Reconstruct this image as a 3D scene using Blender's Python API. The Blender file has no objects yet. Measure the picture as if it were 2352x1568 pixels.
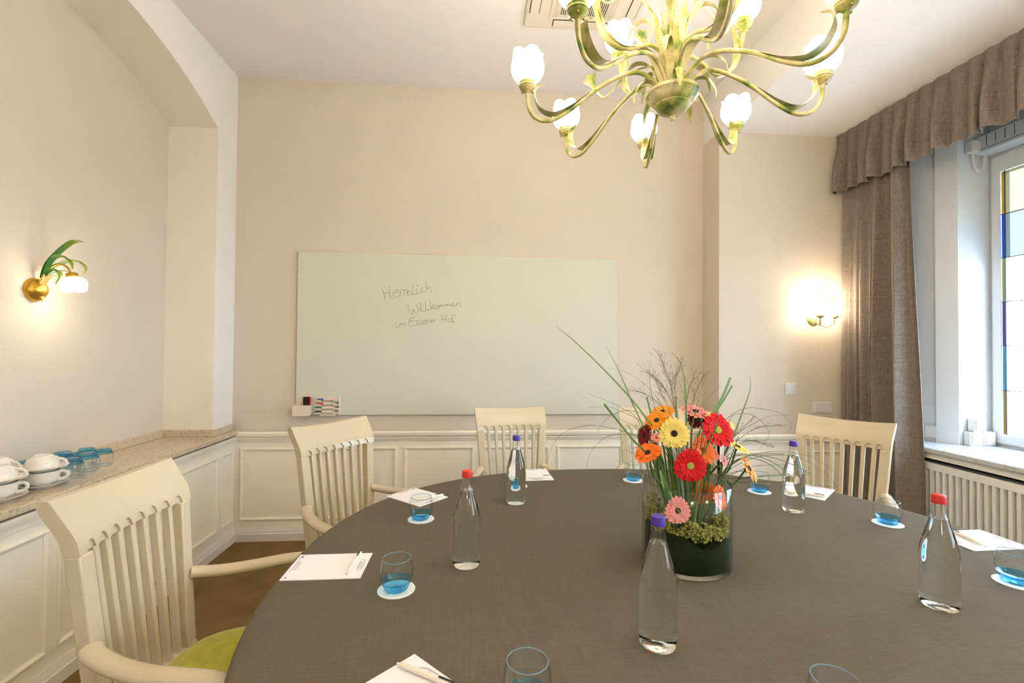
import bpy, bmesh, math, random
from mathutils import Vector, Matrix
random.seed(7)
sc = bpy.context.scene
COL = sc.collection
PI = math.pi
def V(*a): return Vector(a)

# ------------------------------------------------------------------ camera
FPX = 1080.66
EYE = V(0, 0, 1.36)
yaw, pit, rol = math.radians(4.6552), math.radians(.921), math.radians(.4618)
FW = V(math.sin(yaw)*math.cos(pit), math.cos(yaw)*math.cos(pit), math.sin(pit))
r0 = V(math.cos(yaw), -math.sin(yaw), 0); u0 = r0.cross(FW)
RT = r0*math.cos(rol) + u0*math.sin(rol); UP = u0*math.cos(rol) - r0*math.sin(rol)
cd = bpy.data.cameras.new('camera'); cam = bpy.data.objects.new('camera', cd); COL.objects.link(cam)
cd.sensor_width = 36; cd.lens = 36*FPX/2352; cd.clip_start = .02; cd.clip_end = 100
M = Matrix((RT, UP, -FW)).transposed().to_4x4(); M.translation = EYE
cam.matrix_world = M; sc.camera = cam

# ------------------------------------------------------------------ sky, exposure
W = bpy.data.worlds.new('overcast_sky'); sc.world = W; W.use_nodes = True
bg = W.node_tree.nodes['Background']; bg.inputs[0].default_value = (.60, .80, 1, 1); bg.inputs[1].default_value = 4.5
sc.view_settings.view_transform = 'Standard'; sc.view_settings.look = 'None'
sc.view_settings.exposure = 2.12; sc.view_settings.gamma = 1; sc.view_settings.use_curve_mapping = False
sc.cycles.transparent_max_bounces = 40; sc.cycles.max_bounces = 16; sc.cycles.transmission_bounces = 16
LAMP = 9.2        # radiance of the opal lamp shades
LAMPC = (1, .84, .65)

# measured points of the room: the place where a sight line meets a plane of the room
def ray(x, y): return FW + RT*((x-1176)/FPX) - UP*((y-784)/FPX)
def at(x, y, ax, v):
    d = ray(x, y); t = (v-EYE[ax])/d[ax]; return EYE + d*t
def atpl(x, y, P, n):
    d = ray(x, y); return EYE + d*((P-EYE).dot(n)/d.dot(n))

# ------------------------------------------------------------------ materials
def mat(name, col, rough=.5, metal=0, bump=None, var=None, spec=.5, trans=0, ior=1.45, sheen=0, coat=0):
    """bump=(scale, strength) fine relief; var=(scale, other colour, contrast) mottled colour"""
    m = bpy.data.materials.new(name); m.use_nodes = True; nt = m.node_tree; b = nt.nodes['Principled BSDF']
    b.inputs['Base Color'].default_value = (*col, 1); b.inputs['Roughness'].default_value = rough
    b.inputs['Metallic'].default_value = metal; b.inputs['IOR'].default_value = ior
    b.inputs['Specular IOR Level'].default_value = spec; b.inputs['Transmission Weight'].default_value = trans
    b.inputs['Sheen Weight'].default_value = sheen; b.inputs['Coat Weight'].default_value = coat
    tc = nt.nodes.new('ShaderNodeTexCoord')
    if var:
        n = nt.nodes.new('ShaderNodeTexNoise'); n.inputs['Scale'].default_value = var[0]; n.inputs['Detail'].default_value = 4
        nt.links.new(tc.outputs['Object'], n.inputs['Vector'])
        r = nt.nodes.new('ShaderNodeMapRange'); k = var[2] if len(var) > 2 else .2
        r.inputs[1].default_value = .5-k; r.inputs[2].default_value = .5+k
        nt.links.new(n.outputs['Fac'], r.inputs[0])
        mx = nt.nodes.new('ShaderNodeMix'); mx.data_type = 'RGBA'
        mx.inputs[6].default_value = (*col, 1); mx.inputs[7].default_value = (*var[1], 1)
        nt.links.new(r.outputs[0], mx.inputs[0]); nt.links.new(mx.outputs[2], b.inputs['Base Color'])
    if bump:
        n = nt.nodes.new('ShaderNodeTexNoise'); n.inputs['Scale'].default_value = bump[0]; n.inputs['Detail'].default_value = 3
        nt.links.new(tc.outputs['Object'], n.inputs['Vector'])
        bp = nt.nodes.new('ShaderNodeBump'); bp.inputs['Strength'].default_value = bump[1]; bp.inputs['Distance'].default_value = .004
        nt.links.new(n.outputs['Fac'], bp.inputs['Height']); nt.links.new(bp.outputs[0], b.inputs['Normal'])
    return m
def weave(name, col, col2, sx, sy, rough=.9, rot=0, bump=.15, axes='XY', contrast=.18, sheen=.0):
    """cloth with crossing threads: two stretched noises"""
    m = bpy.data.materials.new(name); m.use_nodes = True; nt = m.node_tree; b = nt.nodes['Principled BSDF']
    b.inputs['Roughness'].default_value = rough; b.inputs['Specular IOR Level'].default_value = .2; b.inputs['Sheen Weight'].default_value = sheen
    tc = nt.nodes.new('ShaderNodeTexCoord'); outs = []
    for k in (0, 1):
        mp = nt.nodes.new('ShaderNodeMapping'); mp.inputs['Rotation'].default_value[2] = rot
        i, j = {'XY': (0, 1), 'YZ': (1, 2), 'XZ': (0, 2)}[axes]
        s = [1, 1, 1]; s[i] = sx if k == 0 else sy; s[j] = sy if k == 0 else sx
        mp.inputs['Scale'].default_value = s
        n = nt.nodes.new('ShaderNodeTexNoise'); n.inputs['Scale'].default_value = 1; n.inputs['Detail'].default_value = 3; n.inputs['Roughness'].default_value = .65
        nt.links.new(tc.outputs['Object'], mp.inputs[0]); nt.links.new(mp.outputs[0], n.inputs['Vector']); outs.append(n.outputs['Fac'])
    ad = nt.nodes.new('ShaderNodeMath'); ad.operation = 'ADD'; nt.links.new(outs[0], ad.inputs[0]); nt.links.new(outs[1], ad.inputs[1])
    r = nt.nodes.new('ShaderNodeMapRange'); r.inputs[1].default_value = 1-contrast*2; r.inputs[2].default_value = 1+contrast*2
    nt.links.new(ad.outputs[0], r.inputs[0])
    mx = nt.nodes.new('ShaderNodeMix'); mx.data_type = 'RGBA'; mx.inputs[6].default_value = (*col, 1); mx.inputs[7].default_value = (*col2, 1)
    nt.links.new(r.outputs[0], mx.inputs[0]); nt.links.new(mx.outputs[2], b.inputs['Base Color'])
    bp = nt.nodes.new('ShaderNodeBump'); bp.inputs['Strength'].default_value = bump; bp.inputs['Distance'].default_value = .002
    nt.links.new(ad.outputs[0], bp.inputs['Height']); nt.links.new(bp.outputs[0], b.inputs['Normal'])
    return m
def granite(name, base, d1, d2):
    m = bpy.data.materials.new(name); m.use_nodes = True; nt = m.node_tree; b = nt.nodes['Principled BSDF']
    b.inputs['Roughness'].default_value = .18
    tc = nt.nodes.new('ShaderNodeTexCoord')
    n1 = nt.nodes.new('ShaderNodeTexNoise'); n1.inputs['Scale'].default_value = 55; n1.inputs['Detail'].default_value = 5; n1.inputs['Roughness'].default_value = .7
    n2 = nt.nodes.new('ShaderNodeTexVoronoi'); n2.inputs['Scale'].default_value = 130
    for n in (n1, n2): nt.links.new(tc.outputs['Object'], n.inputs['Vector'])
    r1 = nt.nodes.new('ShaderNodeMapRange'); r1.inputs[1].default_value = .50; r1.inputs[2].default_value = .68; nt.links.new(n1.outputs['Fac'], r1.inputs[0])
    mx = nt.nodes.new('ShaderNodeMix'); mx.data_type = 'RGBA'; mx.inputs[6].default_value = (*base, 1); mx.inputs[7].default_value = (*d1, 1)
    nt.links.new(r1.outputs[0], mx.inputs[0])
    r2 = nt.nodes.new('ShaderNodeMapRange'); r2.inputs[1].default_value = .16; r2.inputs[2].default_value = .05; nt.links.new(n2.outputs['Distance'], r2.inputs[0])
    m2 = nt.nodes.new('ShaderNodeMath'); m2.operation = 'MULTIPLY'; nt.links.new(r2.outputs[0], m2.inputs[0]); nt.links.new(r1.outputs[0], m2.inputs[1])
    mx2 = nt.nodes.new('ShaderNodeMix'); mx2.data_type = 'RGBA'; nt.links.new(mx.outputs[2], mx2.inputs[6]); mx2.inputs[7].default_value = (*d2, 1)
    nt.links.new(m2.outputs[0], mx2.inputs[0]); nt.links.new(mx2.outputs[2], b.inputs['Base Color'])
    return m
def thin_glass(name, tint=(1, 1, 1), refl=1.0, edge=None):
    """thin glass sheet: clear straight through, mirror by Fresnel, optional edge tint"""
    m = bpy.data.materials.new(name); m.use_nodes = True; nt = m.node_tree; nt.nodes.clear()
    o = nt.nodes.new('ShaderNodeOutputMaterial'); t = nt.nodes.new('ShaderNodeBsdfTransparent'); g = nt.nodes.new('ShaderNodeBsdfGlossy')
    g.inputs['Roughness'].default_value = .02; t.inputs[0].default_value = (*tint, 1)
    lw = nt.nodes.new('ShaderNodeLayerWeight'); lw.inputs[0].default_value = .5
    pw = nt.nodes.new('ShaderNodeMath'); pw.operation = 'POWER'; pw.inputs[1].default_value = 5; nt.links.new(lw.outputs['Facing'], pw.inputs[0])
    mu = nt.nodes.new('ShaderNodeMath'); mu.operation = 'MULTIPLY_ADD'; mu.inputs[1].default_value = .9*refl; mu.inputs[2].default_value = .045*refl; nt.links.new(pw.outputs[0], mu.inputs[0])
    if edge:
        rr = nt.nodes.new('ShaderNodeMapRange'); rr.inputs[1].default_value = .55; rr.inputs[2].default_value = 1.0; nt.links.new(lw.outputs['Facing'], rr.inputs[0])
        mx = nt.nodes.new('ShaderNodeMix'); mx.data_type = 'RGBA'; mx.inputs[6].default_value = (*tint, 1); mx.inputs[7].default_value = (*edge, 1)
        nt.links.new(rr.outputs[0], mx.inputs[0]); nt.links.new(mx.outputs[2], t.inputs[0])
    s = nt.nodes.new('ShaderNodeMixShader'); nt.links.new(mu.outputs[0], s.inputs[0]); nt.links.new(t.outputs[0], s.inputs[1]); nt.links.new(g.outputs[0], s.inputs[2])
    nt.links.new(s.outputs[0], o.inputs[0]); return m
def emit(name, col, st):
    m = bpy.data.materials.new(name); m.use_nodes = True; b = m.node_tree.nodes['Principled BSDF']
    b.inputs['Base Color'].default_value = (.9, .9, .88, 1); b.inputs['Roughness'].default_value = .25
    b.inputs['Emission Color'].default_value = (*col, 1); b.inputs['Emission Strength'].default_value = st; return m

WALLC = (.705, .622, .512)
m_wall = mat('beige_wall_paint', WALLC, .85, bump=(160, .35), spec=.25)
m_white = mat('white_wall_paint', (.87, .84, .80), .8, bump=(120, .2), spec=.25)
m_cream = mat('cream_reveal_paint', (.86, .795, .69), .8, bump=(120, .2), spec=.25)
m_ceil = mat('ceiling_paint', (.87, .835, .81), .9, bump=(140, .15), spec=.2)
m_panel = mat('wainscot_paint', (.93, .865, .72), .45, bump=(180, .08))
m_base = mat('baseboard_paint', (.82, .755, .68), .4)
m_winwall = mat('window_reveal_paint', (.68, .70, .73), .7, spec=.25)
m_carpet = mat('brown_carpet', (.21, .128, .050), 1, bump=(500, .6), var=(6, (.28, .175, .070), .25), spec=.05)
m_cloth = weave('grey_linen', (.112, .092, .060), (.146, .121, .082), 16, 300, rot=.25, bump=.08, contrast=.15, sheen=0)
m_chair = mat('cream_lacquer', (.615, .52, .36), .22, spec=.5)
m_seat = mat('green_velvet', (.36, .33, .02), .95, var=(28, (.50, .46, .04), .2), bump=(700, .3), spec=.1, sheen=.3)
m_curt = weave('taupe_curtain', (.165, .134, .108), (.31, .255, .208), 30, 420, axes='YZ', bump=.2, contrast=.14)
m_granite = granite('beige_granite', (.66, .54, .385), (.38, .29, .20), (.08, .055, .04))
m_sill = granite('white_granite', (.62, .64, .66), (.42, .43, .45), (.2, .2, .2))
m_board = mat('greenish_glass_board', (.66, .665, .545), .55, spec=.3)
m_boardedge = mat('glass_board_edge', (.35, .42, .33), .2)
m_ink = mat('brown_marker_ink', (.26, .20, .11), .6)
m_opal = emit('opal_lamp_glass', LAMPC, LAMP)
m_opal_s = emit('opal_sconce_glass', LAMPC, LAMP*.5)
m_opal_r = emit('opal_wall_lamp_glass', LAMPC, LAMP*.85)
m_opal_fill = emit('opal_fill_lamp_glass', LAMPC, LAMP*2.9)  # stronger glow for the added fill lamps behind the camera
m_gold = mat('brushed_gold', (.62, .36, .05), .32, metal=.85)
m_wht = mat('white_plastic', (.74, .73, .71), .35)
m_warmwht = mat('warm_white_plastic', (.80, .71, .58), .4)
m_porc = mat('white_porcelain', (.85, .80, .72), .12)
m_paper = mat('white_paper', (.86, .85, .85), .8, spec=.2)
m_card = mat('coaster_card', (.86, .83, .78), .8, spec=.2)
m_print = mat('grey_print', (.22, .22, .23), .8)
m_pen = mat('pen_plastic', (.84, .78, .68), .3)
m_black = mat('black_plastic', (.015, .012, .01), .5)
m_felt = mat('black_felt', (.02, .014, .008), .95)
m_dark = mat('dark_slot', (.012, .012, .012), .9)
m_red = mat('red_cap', (.62, .03, .025), .35)
m_blue = mat('violet_blue_cap', (.07, .035, .36), .35)
m_mred = mat('red_marker', (.75, .02, .02), .35); m_mblue = mat('blue_marker', (.03, .06, .38), .35); m_mgreen = mat('green_marker', (.0, .18, .06), .35)
m_win = mat('white_window_frame', (.74, .76, .78), .35)
m_rad = mat('radiator_cover_white', (.90, .89, .87), .4)
m_radin = mat('radiator_steel', (.50, .46, .42), .5)
m_device = mat('grey_white_plastic', (.66, .71, .75), .4)
m_ac = mat('cassette_plastic', (.80, .72, .60), .4)
m_lead = mat('lead_came', (.06, .07, .09), .5, metal=.4)
m_glassb = mat('bottle_glass', (.97, .99, .97), 0, trans=1, ior=1.36)
m_glasst = thin_glass('clear_thin_glass', (.985, .992, .99), 1.0, edge=(.70, .75, .74))
m_tumb = thin_glass('clear_tumbler_glass', (.985, .99, .995), 1.0, edge=(.55, .68, .86))
m_vase = thin_glass('vase_glass', (.97, .985, .98), 1.0, edge=(.50, .58, .54))
m_tbase = thin_glass('blue_tumbler_base', (.42, .80, .97), 1.0, edge=(.10, .42, .85))
def patina():
    m = bpy.data.materials.new('green_patina_metal'); m.use_nodes = True; nt = m.node_tree; b = nt.nodes['Principled BSDF']
    b.inputs['Roughness'].default_value = .42; b.inputs['Metallic'].default_value = 0; b.inputs['Specular IOR Level'].default_value = .35
    tc = nt.nodes.new('ShaderNodeTexCoord'); n = nt.nodes.new('ShaderNodeTexNoise'); n.inputs['Scale'].default_value = 22; n.inputs['Detail'].default_value = 4
    nt.links.new(tc.outputs['Object'], n.inputs['Vector'])
    cr = nt.nodes.new('ShaderNodeValToRGB'); e = cr.color_ramp.elements
    e[0].position = .27; e[0].color = (.05, .10, .04, 1); e[1].position = .50; e[1].color = (.42, .36, .15, 1)
    x = e.new(.40); x.color = (.24, .28, .045, 1); x = e.new(.64); x.color = (.52, .46, .26, 1)
    nt.links.new(n.outputs['Fac'], cr.inputs[0])
    v = nt.nodes.new('ShaderNodeTexNoise'); v.inputs['Scale'].default_value = 260; v.inputs['Detail'].default_value = 1; nt.links.new(tc.outputs['Object'], v.inputs['Vector'])
    r = nt.nodes.new('ShaderNodeMapRange'); r.inputs[1].default_value = .70; r.inputs[2].default_value = .74; nt.links.new(v.outputs['Fac'], r.inputs[0])
    mx = nt.nodes.new('ShaderNodeMix'); mx.data_type = 'RGBA'; nt.links.new(r.outputs[0], mx.inputs[0]); nt.links.new(cr.outputs[0], mx.inputs[6]); mx.inputs[7].default_value = (.06, .05, .03, 1)
    nt.links.new(mx.outputs[2], b.inputs['Base Color']); return m
m_pat = patina()

# ------------------------------------------------------------------ mesh helpers
class MB:
    def __init__(s): s.v = []; s.f = []
    def add(s, vs, fs):
        o = len(s.v); s.v += [tuple(p) for p in vs]; s.f += [tuple(i+o for i in f) for f in fs]; return s
    def box(s, x0, x1, y0, y1, z0, z1):
        return s.add([(x, y, z) for z in (z0, z1) for y in (y0, y1) for x in (x0, x1)],
                     [(0, 2, 3, 1), (4, 5, 7, 6), (0, 1, 5, 4), (2, 6, 7, 3), (0, 4, 6, 2), (1, 3, 7, 5)])
    def quad(s, *p): return s.add(p, [tuple(range(len(p)))])
    def grid(s, P, closeu=False, closev=False):
        n, m = len(P), len(P[0]); o = [p for row in P for p in row]; fs = []
        for i in range(n if closeu else n-1):
            for j in range(m if closev else m-1):
                a, b = i, (i+1) % n; c, d = j, (j+1) % m
                fs.append((a*m+c, b*m+c, b*m+d, a*m+d))
        return s.add(o, fs)
    def lathe(s, prof, n=24, c=(0, 0, 0), axis=None):
        """profile (r, z); axis = matrix turning z into the wanted axis"""
        P = []
        for k in range(n):
            a = 2*PI*k/n
            row = []
            for r, z in prof:
                p = V(r*math.cos(a), r*math.sin(a), z)
                if axis is not None: p = axis @ p
                row.append(p + Vector(c))
            P.append(row)
        return s.grid(P, closeu=True)
    def tube(s, pts, rad, n=8, flat=1.0, up=None, cap=True):
        pts = [Vector(p) for p in pts]; N = len(pts)
        rad = rad if isinstance(rad, (list, tuple)) else [rad]*N
        nrm = Vector(up) if up is not None else V(0, 0, 1)
        P = []; prev = None
        for i, p in enumerate(pts):
            t = (pts[min(i+1, N-1)] - pts[max(i-1, 0)]).normalized()
            if up is None and prev is not None: nrm = prev
            b = t.cross(nrm)
            if b.length < 1e-4: b = t.cross(V(1, .3, 0))
            b.normalize(); q = b.cross(t).normalized(); prev = q
            P.append([p + (b*math.cos(2*PI*k/n) + q*math.sin(2*PI*k/n)*flat)*rad[i] for k in range(n)])
        o = len(s.v); s.grid(P, closev=True)
        if cap:
            s.f.append(tuple(o+k for k in range(n))); s.f.append(tuple(o+(N-1)*n+k for k in reversed(range(n))))
        return s
    def ribbon(s, pts, wid, side, thick=.0012, cup=.0):
        """flat leaf along pts; side = across vector(s)"""
        N = len(pts); P = []
        for i, p in enumerate(pts):
            p = Vector(p); t = (Vector(pts[min(i+1, N-1)]) - Vector(pts[max(i-1, 0)])).normalized()
            sd = Vector(side[i] if isinstance(side, list) else side); sd = (sd - t*sd.dot(t)).normalized()
            nn = sd.cross(t).normalized(); w = wid[i]
            P.append([p - sd*w + nn*cup*w, p - nn*thick, p + sd*w + nn*cup*w, p + nn*thick])
        o = len(s.v); s.grid(P, closev=True)
        s.f.append((o, o+1, o+2, o+3)); e = o+(N-1)*4; s.f.append((e+3, e+2, e+1, e)); return s
    def mesh(s, name, smooth=True, angle=40):
        me = bpy.data.meshes.new(name); me.from_pydata(s.v, [], s.f); me.update()
        bm = bmesh.new(); bm.from_mesh(me); bmesh.ops.recalc_face_normals(bm, faces=bm.faces); 
        if smooth:
            for f in bm.faces: f.smooth = True
            for e in bm.edges:
                if len(e.link_faces) == 2 and e.calc_face_angle(0) > math.radians(angle): e.smooth = False
        bm.to_mesh(me); bm.free(); return me
    def build(s, name, m, parent=None, smooth=True, angle=40, bevel=0):
        o = obj(name, s.mesh(name, smooth, angle), m, parent)
        if bevel:
            b = o.modifiers.new('bevel', 'BEVEL'); b.width = bevel; b.segments = 2; b.limit_method = 'ANGLE'
        return o
def obj(name, me, m, parent=None):
    o = bpy.data.objects.new(name, me); COL.objects.link(o)
    if m is not None:
        if not me.materials: me.materials.append(m)
    if parent: o.parent = parent
    return o
def tag(o, label=None, cat=None, group=None, kind=None):
    for k, v in (('label', label), ('category', cat), ('group', group), ('kind', kind)):
        if v: o[k] = v
    return o
def empty(name, loc=(0, 0, 0), rz=0):
    o = bpy.data.objects.new(name, None); COL.objects.link(o); o.location = loc; o.rotation_euler = (0, 0, rz); o.empty_display_size = .05; return o
def copy_tree(o, parent=None):
    c = o.copy(); COL.objects.link(c); c.parent = parent
    for ch in list(o.children): copy_tree(ch, c)
    return c
def spline(P, n=8):
    """Catmull-Rom through the points"""
    P = [Vector(p) for p in P]; out = []
    for i in range(len(P)-1):
        a, b, c, d = P[max(i-1, 0)], P[i], P[i+1], P[min(i+2, len(P)-1)]
        for k in range(n):
            t = k/n
            out.append(.5*((2*b) + (c-a)*t + (2*a-5*b+4*c-d)*t*t + (3*b-3*c+d-a)*t**3))
    out.append(P[-1].copy()); return out
def struct(name, mb, m, smooth=False, parent=None):
    o = mb.build(name, m, parent, smooth); 
    if not parent: o['kind'] = 'structure'
    return o

# ------------------------------------------------------------------ room shell
D, XL, ZC = 3.476, -1.692, 3.283          # back wall, left wall face, ceiling
XN, YN0, YN1 = -1.995, 1.18, 3.22         # arched niche: back plane and ends
XP, DP, ZS = 1.75, 3.236, 2.938           # pier, its face, lowered ceiling
XW = 2.86                                  # window wall
YF = -1.4                                  # wall behind the camera
ZR = .765                                  # chair rail top
struct('floor', MB().box(-2.2, 3.6, YF-.1, 3.7, -.1, 0), m_carpet)
struct('ceiling', MB().box(-2.2, 3.6, YF-.1, 3.7, ZC, ZC+.1), m_ceil)
struct('ceiling_beam', MB().box(XP, 3.6, YF-.1, 3.6, ZS, ZC), m_ceil)
wb = struct('wall_back', MB().box(-2.2, 3.6, D, D+.12, 0, ZC), m_wall)
struct('wall_back_pier', MB().box(XP, 3.6, DP, D, 0, ZS), m_wall)
struct('wall_front', MB().box(-2.2, 3.6, YF-.1, YF, 0, ZC), m_wall)
# left wall: back of the niche, arch, reveals
ARC_Y, ARC_T, ARC_R = 2.2, 3.045, 2.2
def archz(y): return ARC_T - (ARC_R - math.sqrt(max(ARC_R**2 - (y-ARC_Y)**2, 0)))
wl = struct('wall_left', MB().box(-2.15, XN, YF, D, 0, ZC), m_wall)
ys = [YN0 + (YN1-YN0)*k/40 for k in range(41)]
mb = MB()
for a, b in zip(ys[:-1], ys[1:]):
    mb.quad((XL, a, archz(a)), (XL, b, archz(b)), (XL, b, ZC), (XL, a, ZC))
mb.quad((XL, YN1, .7), (XL, D, .7), (XL, D, ZC), (XL, YN1, ZC)); mb.quad((XL, YF, .7), (XL, YN0, .7), (XL, YN0, ZC), (XL, YF, ZC))
mb.build('arch_face', m_white, wl, False)
mb = MB()
mb.grid([[(XN, y, archz(y)), (XL, y, archz(y))] for y in ys]); mb.build('arch_soffit', m_cream, wl, True)
MB().quad((XN, YN1, .7), (XL, YN1, .7), (XL, YN1, archz(YN1)), (XN, YN1, archz(YN1))).build('reveal', m_cream, wl, False)
MB().quad((XN, YN0, .7), (XL, YN0, .7), (XL, YN0, archz(YN0)), (XN, YN0, archz(YN0))).build('reveal', m_cream, wl, False)
# flat raised band around the arch
def off(y, d):
    a = math.asin((y-ARC_Y)/ARC_R); return (ARC_Y+(ARC_R+d)*math.sin(a), ARC_T-ARC_R+(ARC_R+d)*math.cos(a))
BX = XL+.006; zs = archz(YN1)
inn = [(YN1, .80), (YN1, zs-.05)] + [(y, archz(y)) for y in reversed(ys)]
outr = [(YN1+.165, .80), (YN1+.165, zs-.02)] + [off(y, .135) for y in reversed(ys)]
outr[2] = (YN1+.150, zs+.07); outr[3] = (YN1+.105, zs+.115)
MB().grid([[(XL, *i), (BX, *i), (BX, *o_), (XL, *o_)] for i, o_ in zip(inn, outr)]).build('arch_band', m_white, wl, True, 30)
# wainscot of the left wall
XF = -1.665
struct('wall_left_wainscot', MB().box(XN, XF, YF, D, 0, .735), m_panel)
wsl = bpy.data.objects['wall_left_wainscot']
def frame_ring(w, h, t=.024, d=.011):
    """panel moulding: mitred ring with a rounded profile, in the xy plane, proud along +z"""
    prof = [(0, 0), (0, d*.45), (t*.18, d*.5), (t*.3, d), (t*.55, d*.95), (t*.8, d*.5), (t, d*.35), (t, 0)]
    P = []
    for sx, sy in ((-1, -1), (1, -1), (1, 1), (-1, 1)):
        P.append([(sx*(w/2-a), sy*(h/2-a), b) for a, b in prof])
    return MB().grid(P, closeu=True)
ring_cache = {}
def panel_frame(parent, kind, a0, a1, z0, z1, plane):
    w, h = round(abs(a1-a0), 3), round(z1-z0, 3)
    if (w, h) not in ring_cache: ring_cache[(w, h)] = frame_ring(w, h).mesh('panel_frame', True, 25)
    o = obj('panel_frame', ring_cache[(w, h)], m_panel, parent)
    if kind == 'back': o.matrix_world = Matrix(((1, 0, 0, (a0+a1)/2), (0, 0, -1, plane), (0, 1, 0, (z0+z1)/2), (0, 0, 0, 1)))
    else: o.matrix_world = Matrix(((0, 0, 1, plane), (1, 0, 0, (a0+a1)/2), (0, 1, 0, (z0+z1)/2), (0, 0, 0, 1)))
    return o
for a, b in ((3.275, 3.435), (2.68, 3.235), (2.05, 2.62), (1.44, 2.01), (.83, 1.40), (.22, .79)): panel_frame(wsl, 'left', a, b, .145, .64, XF)
MB().box(XF-.001, XF+.0015, 2.648, 2.654, .10, .70).build('door_gap', m_dark, wsl, False)
# wainscot of the back wall and the pier
DW = D-.012
wsb = struct('wall_back_wainscot', MB().box(XF, XP, DW, D, 0, .735), m_panel)
x = -1.627
for k, (a, b) in enumerate(((-1.63, -1.115), (-1.065, -.545), (-.495, .012), (.06, .567), (.62, 1.122), (1.17, 1.70))):
    panel_frame(wsb, 'back', a, b, .14, .65, DW)
wsp = struct('wall_pier_wainscot', MB().box(XP-.012, XW, DP-.012, DP, 0, .735).box(XP-.012, XP, DP-.012, D, 0, .735), m_panel)
panel_frame(wsp, 'back', 1.80, 2.24, .14, .645, DP-.012); panel_frame(wsp, 'back', 2.29, 2.74, .14, .645, DP-.012)
# chair rail and baseboards: swept profiles (offset from wall, height)
RAIL = [(0, .695), (.010, .697), (.012, .708), (.020, .712), (.020, .722), (.028, .728), (.034, .738), (.034, .757), (.026, ZR), (0, ZR)]
BASE = [(0, 0), (.020, 0), (.020, .052), (.013, .056), (.013, .066), (.010, .074), (.006, .082), (.004, .090), (0, .090)]
def sweep(path, prof):
    """path: list of (x, y, nx, ny) mitre points with outward directions"""
    return MB().grid([[(x+nx*a, y+ny*a, z) for a, z in prof] for x, y, nx, ny in path])
struct('trim_1', sweep([(XF-.03, DW, 0, -1), (XP-.012, DW, -1, -1), (XP-.012, DP-.012, -1, -1), (2.80, DP-.012, 0, -1)], RAIL), m_panel, True)
struct('baseboard_back', sweep([(XF, DW, 1, -1), (XP-.012, DW, -1, -1), (XP-.012, DP-.012, -1, -1), (XW, DP-.012, -1, -1)], BASE), m_base, True)
struct('baseboard_left', sweep([(XF, YF, 1, 0), (XF, DW, 1, -1)], BASE), m_base, True)
struct('trim_2', sweep([(XF, YF, 1, 0), (XF, DW, 1, 0)], [(0, .675), (.008, .678), (.010, .700), (.020, .712), (.022, .735), (0, .735)]), m_panel, True)

# right wall with splayed window niche
YW0, YW1 = 1.18, 2.69; XG = 3.23; ZW0, ZW1 = .755, 2.80
SP = [(XW, 2.955), (2.918, 2.858), (3.014, 2.694)]
wr = struct('wall_right', MB().box(XW, XW+.7, 2.955, DP, 0, ZS).box(XW, XW+.7, .715, .915, 0, ZS).box(XW, XW+.7, YF, -1.315, 0, ZS)
            .box(XG+.07, 3.56, .9, 3.0, 0, ZW0).box(XW, 3.56, .9, 3.0, ZW1, ZS).box(XW, 3.56, -1.33, .73, 0, ZW0).box(XW, 3.56, -1.33, .73, ZW1, ZS), m_winwall)
for ya, yb, yc, yd in ((2.955, 2.694, 2.69, 1), (.915, 1.176, 1.18, -1), (.715, .454, .45, 0), (-1.315, -1.054, -1.05, 0)):
    mb = MB()
    P = [(XW, ya), (3.014, yb), (3.30, yc)]
    mb.grid([[(px_, py_, .5), (px_, py_, ZW1)] for px_, py_ in P]); mb.build('reveal', m_winwall, wr, False)
    # flat casing strip on the splay
    d = Vector((3.014-XW, yb-ya, 0)); n = Vector((-d.y*1, d.x, 0)).normalized()*(1 if d.y > 0 else -1); n = Vector((-abs(d.y), -d.x if ya > yb else d.x, 0)).normalized()
    a = Vector((XW, ya, 0)) + d*.64; b = Vector((XW, ya, 0)) + d*1.0
    if yd == 1:
        MB().add([a, b, b+n*.014, a+n*.014, a+V(0, 0, ZW1), b+V(0, 0, ZW1), b+n*.014+V(0, 0, ZW1), a+n*.014+V(0, 0, ZW1)],
             [(0, 1, 2, 3), (4, 5, 6, 7), (0, 1, 5, 4), (1, 2, 6, 5), (2, 3, 7, 6), (3, 0, 4, 7)]).build('casing', m_win, wr, False)
# stone sill
ZSL = .789
sl = MB(); prof = []
out = [(2.72, .80), (2.72, 3.0), (2.90, 3.0), (2.935, 2.85), (3.02, 2.70), (3.26, 2.70), (3.26, 1.17), (3.02, 1.17), (2.935, 1.02), (2.90, .80)]
n = len(out)
sl.add([(x, y, ZSL-.03) for x, y in out]+[(x, y, ZSL) for x, y in out], [tuple(range(n))]+[tuple(range(2*n-1, n-1, -1))]+[(i, (i+1) % n, n+(i+1) % n, n+i) for i in range(n)])
o = sl.build('window_sill', m_sill, None, False, bevel=.006); o['kind'] = 'structure'
# radiator cover below the sill
rc = empty('radiator_cover', (2.76, 1.7, 0)); tag(rc, 'white radiator cover with upright slats under the stone window sill', 'radiator cover')
def rel(o, root): o.location = Vector(o.location) - root.location; return o
def part(mb, name, m, root, **k):
    """part given in world coordinates under a root that sits at its own place"""
    o = mb.build(name, m, root, **k)
    if not root.parent: o.matrix_parent_inverse = Matrix.Translation(-root.location)
    return o
Y0r, Y1r = .80, 2.98
part(MB().box(2.738, 2.758, Y0r, Y1r, .724, ZSL-.03), 'apron', m_rad, rc, smooth=False)
part(MB().box(2.738, 2.756, Y0r, Y1r, .655, .698), 'top_rail', m_rad, rc, smooth=False, bevel=.003)
part(MB().box(2.738, 2.756, Y0r, Y1r, .02, .10), 'bottom_rail', m_rad, rc, smooth=False)
part(MB().box(2.764, 2.85, Y0r+.02, Y1r-.02, .08, .69), 'radiator', m_rad, rc, smooth=False)
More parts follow.
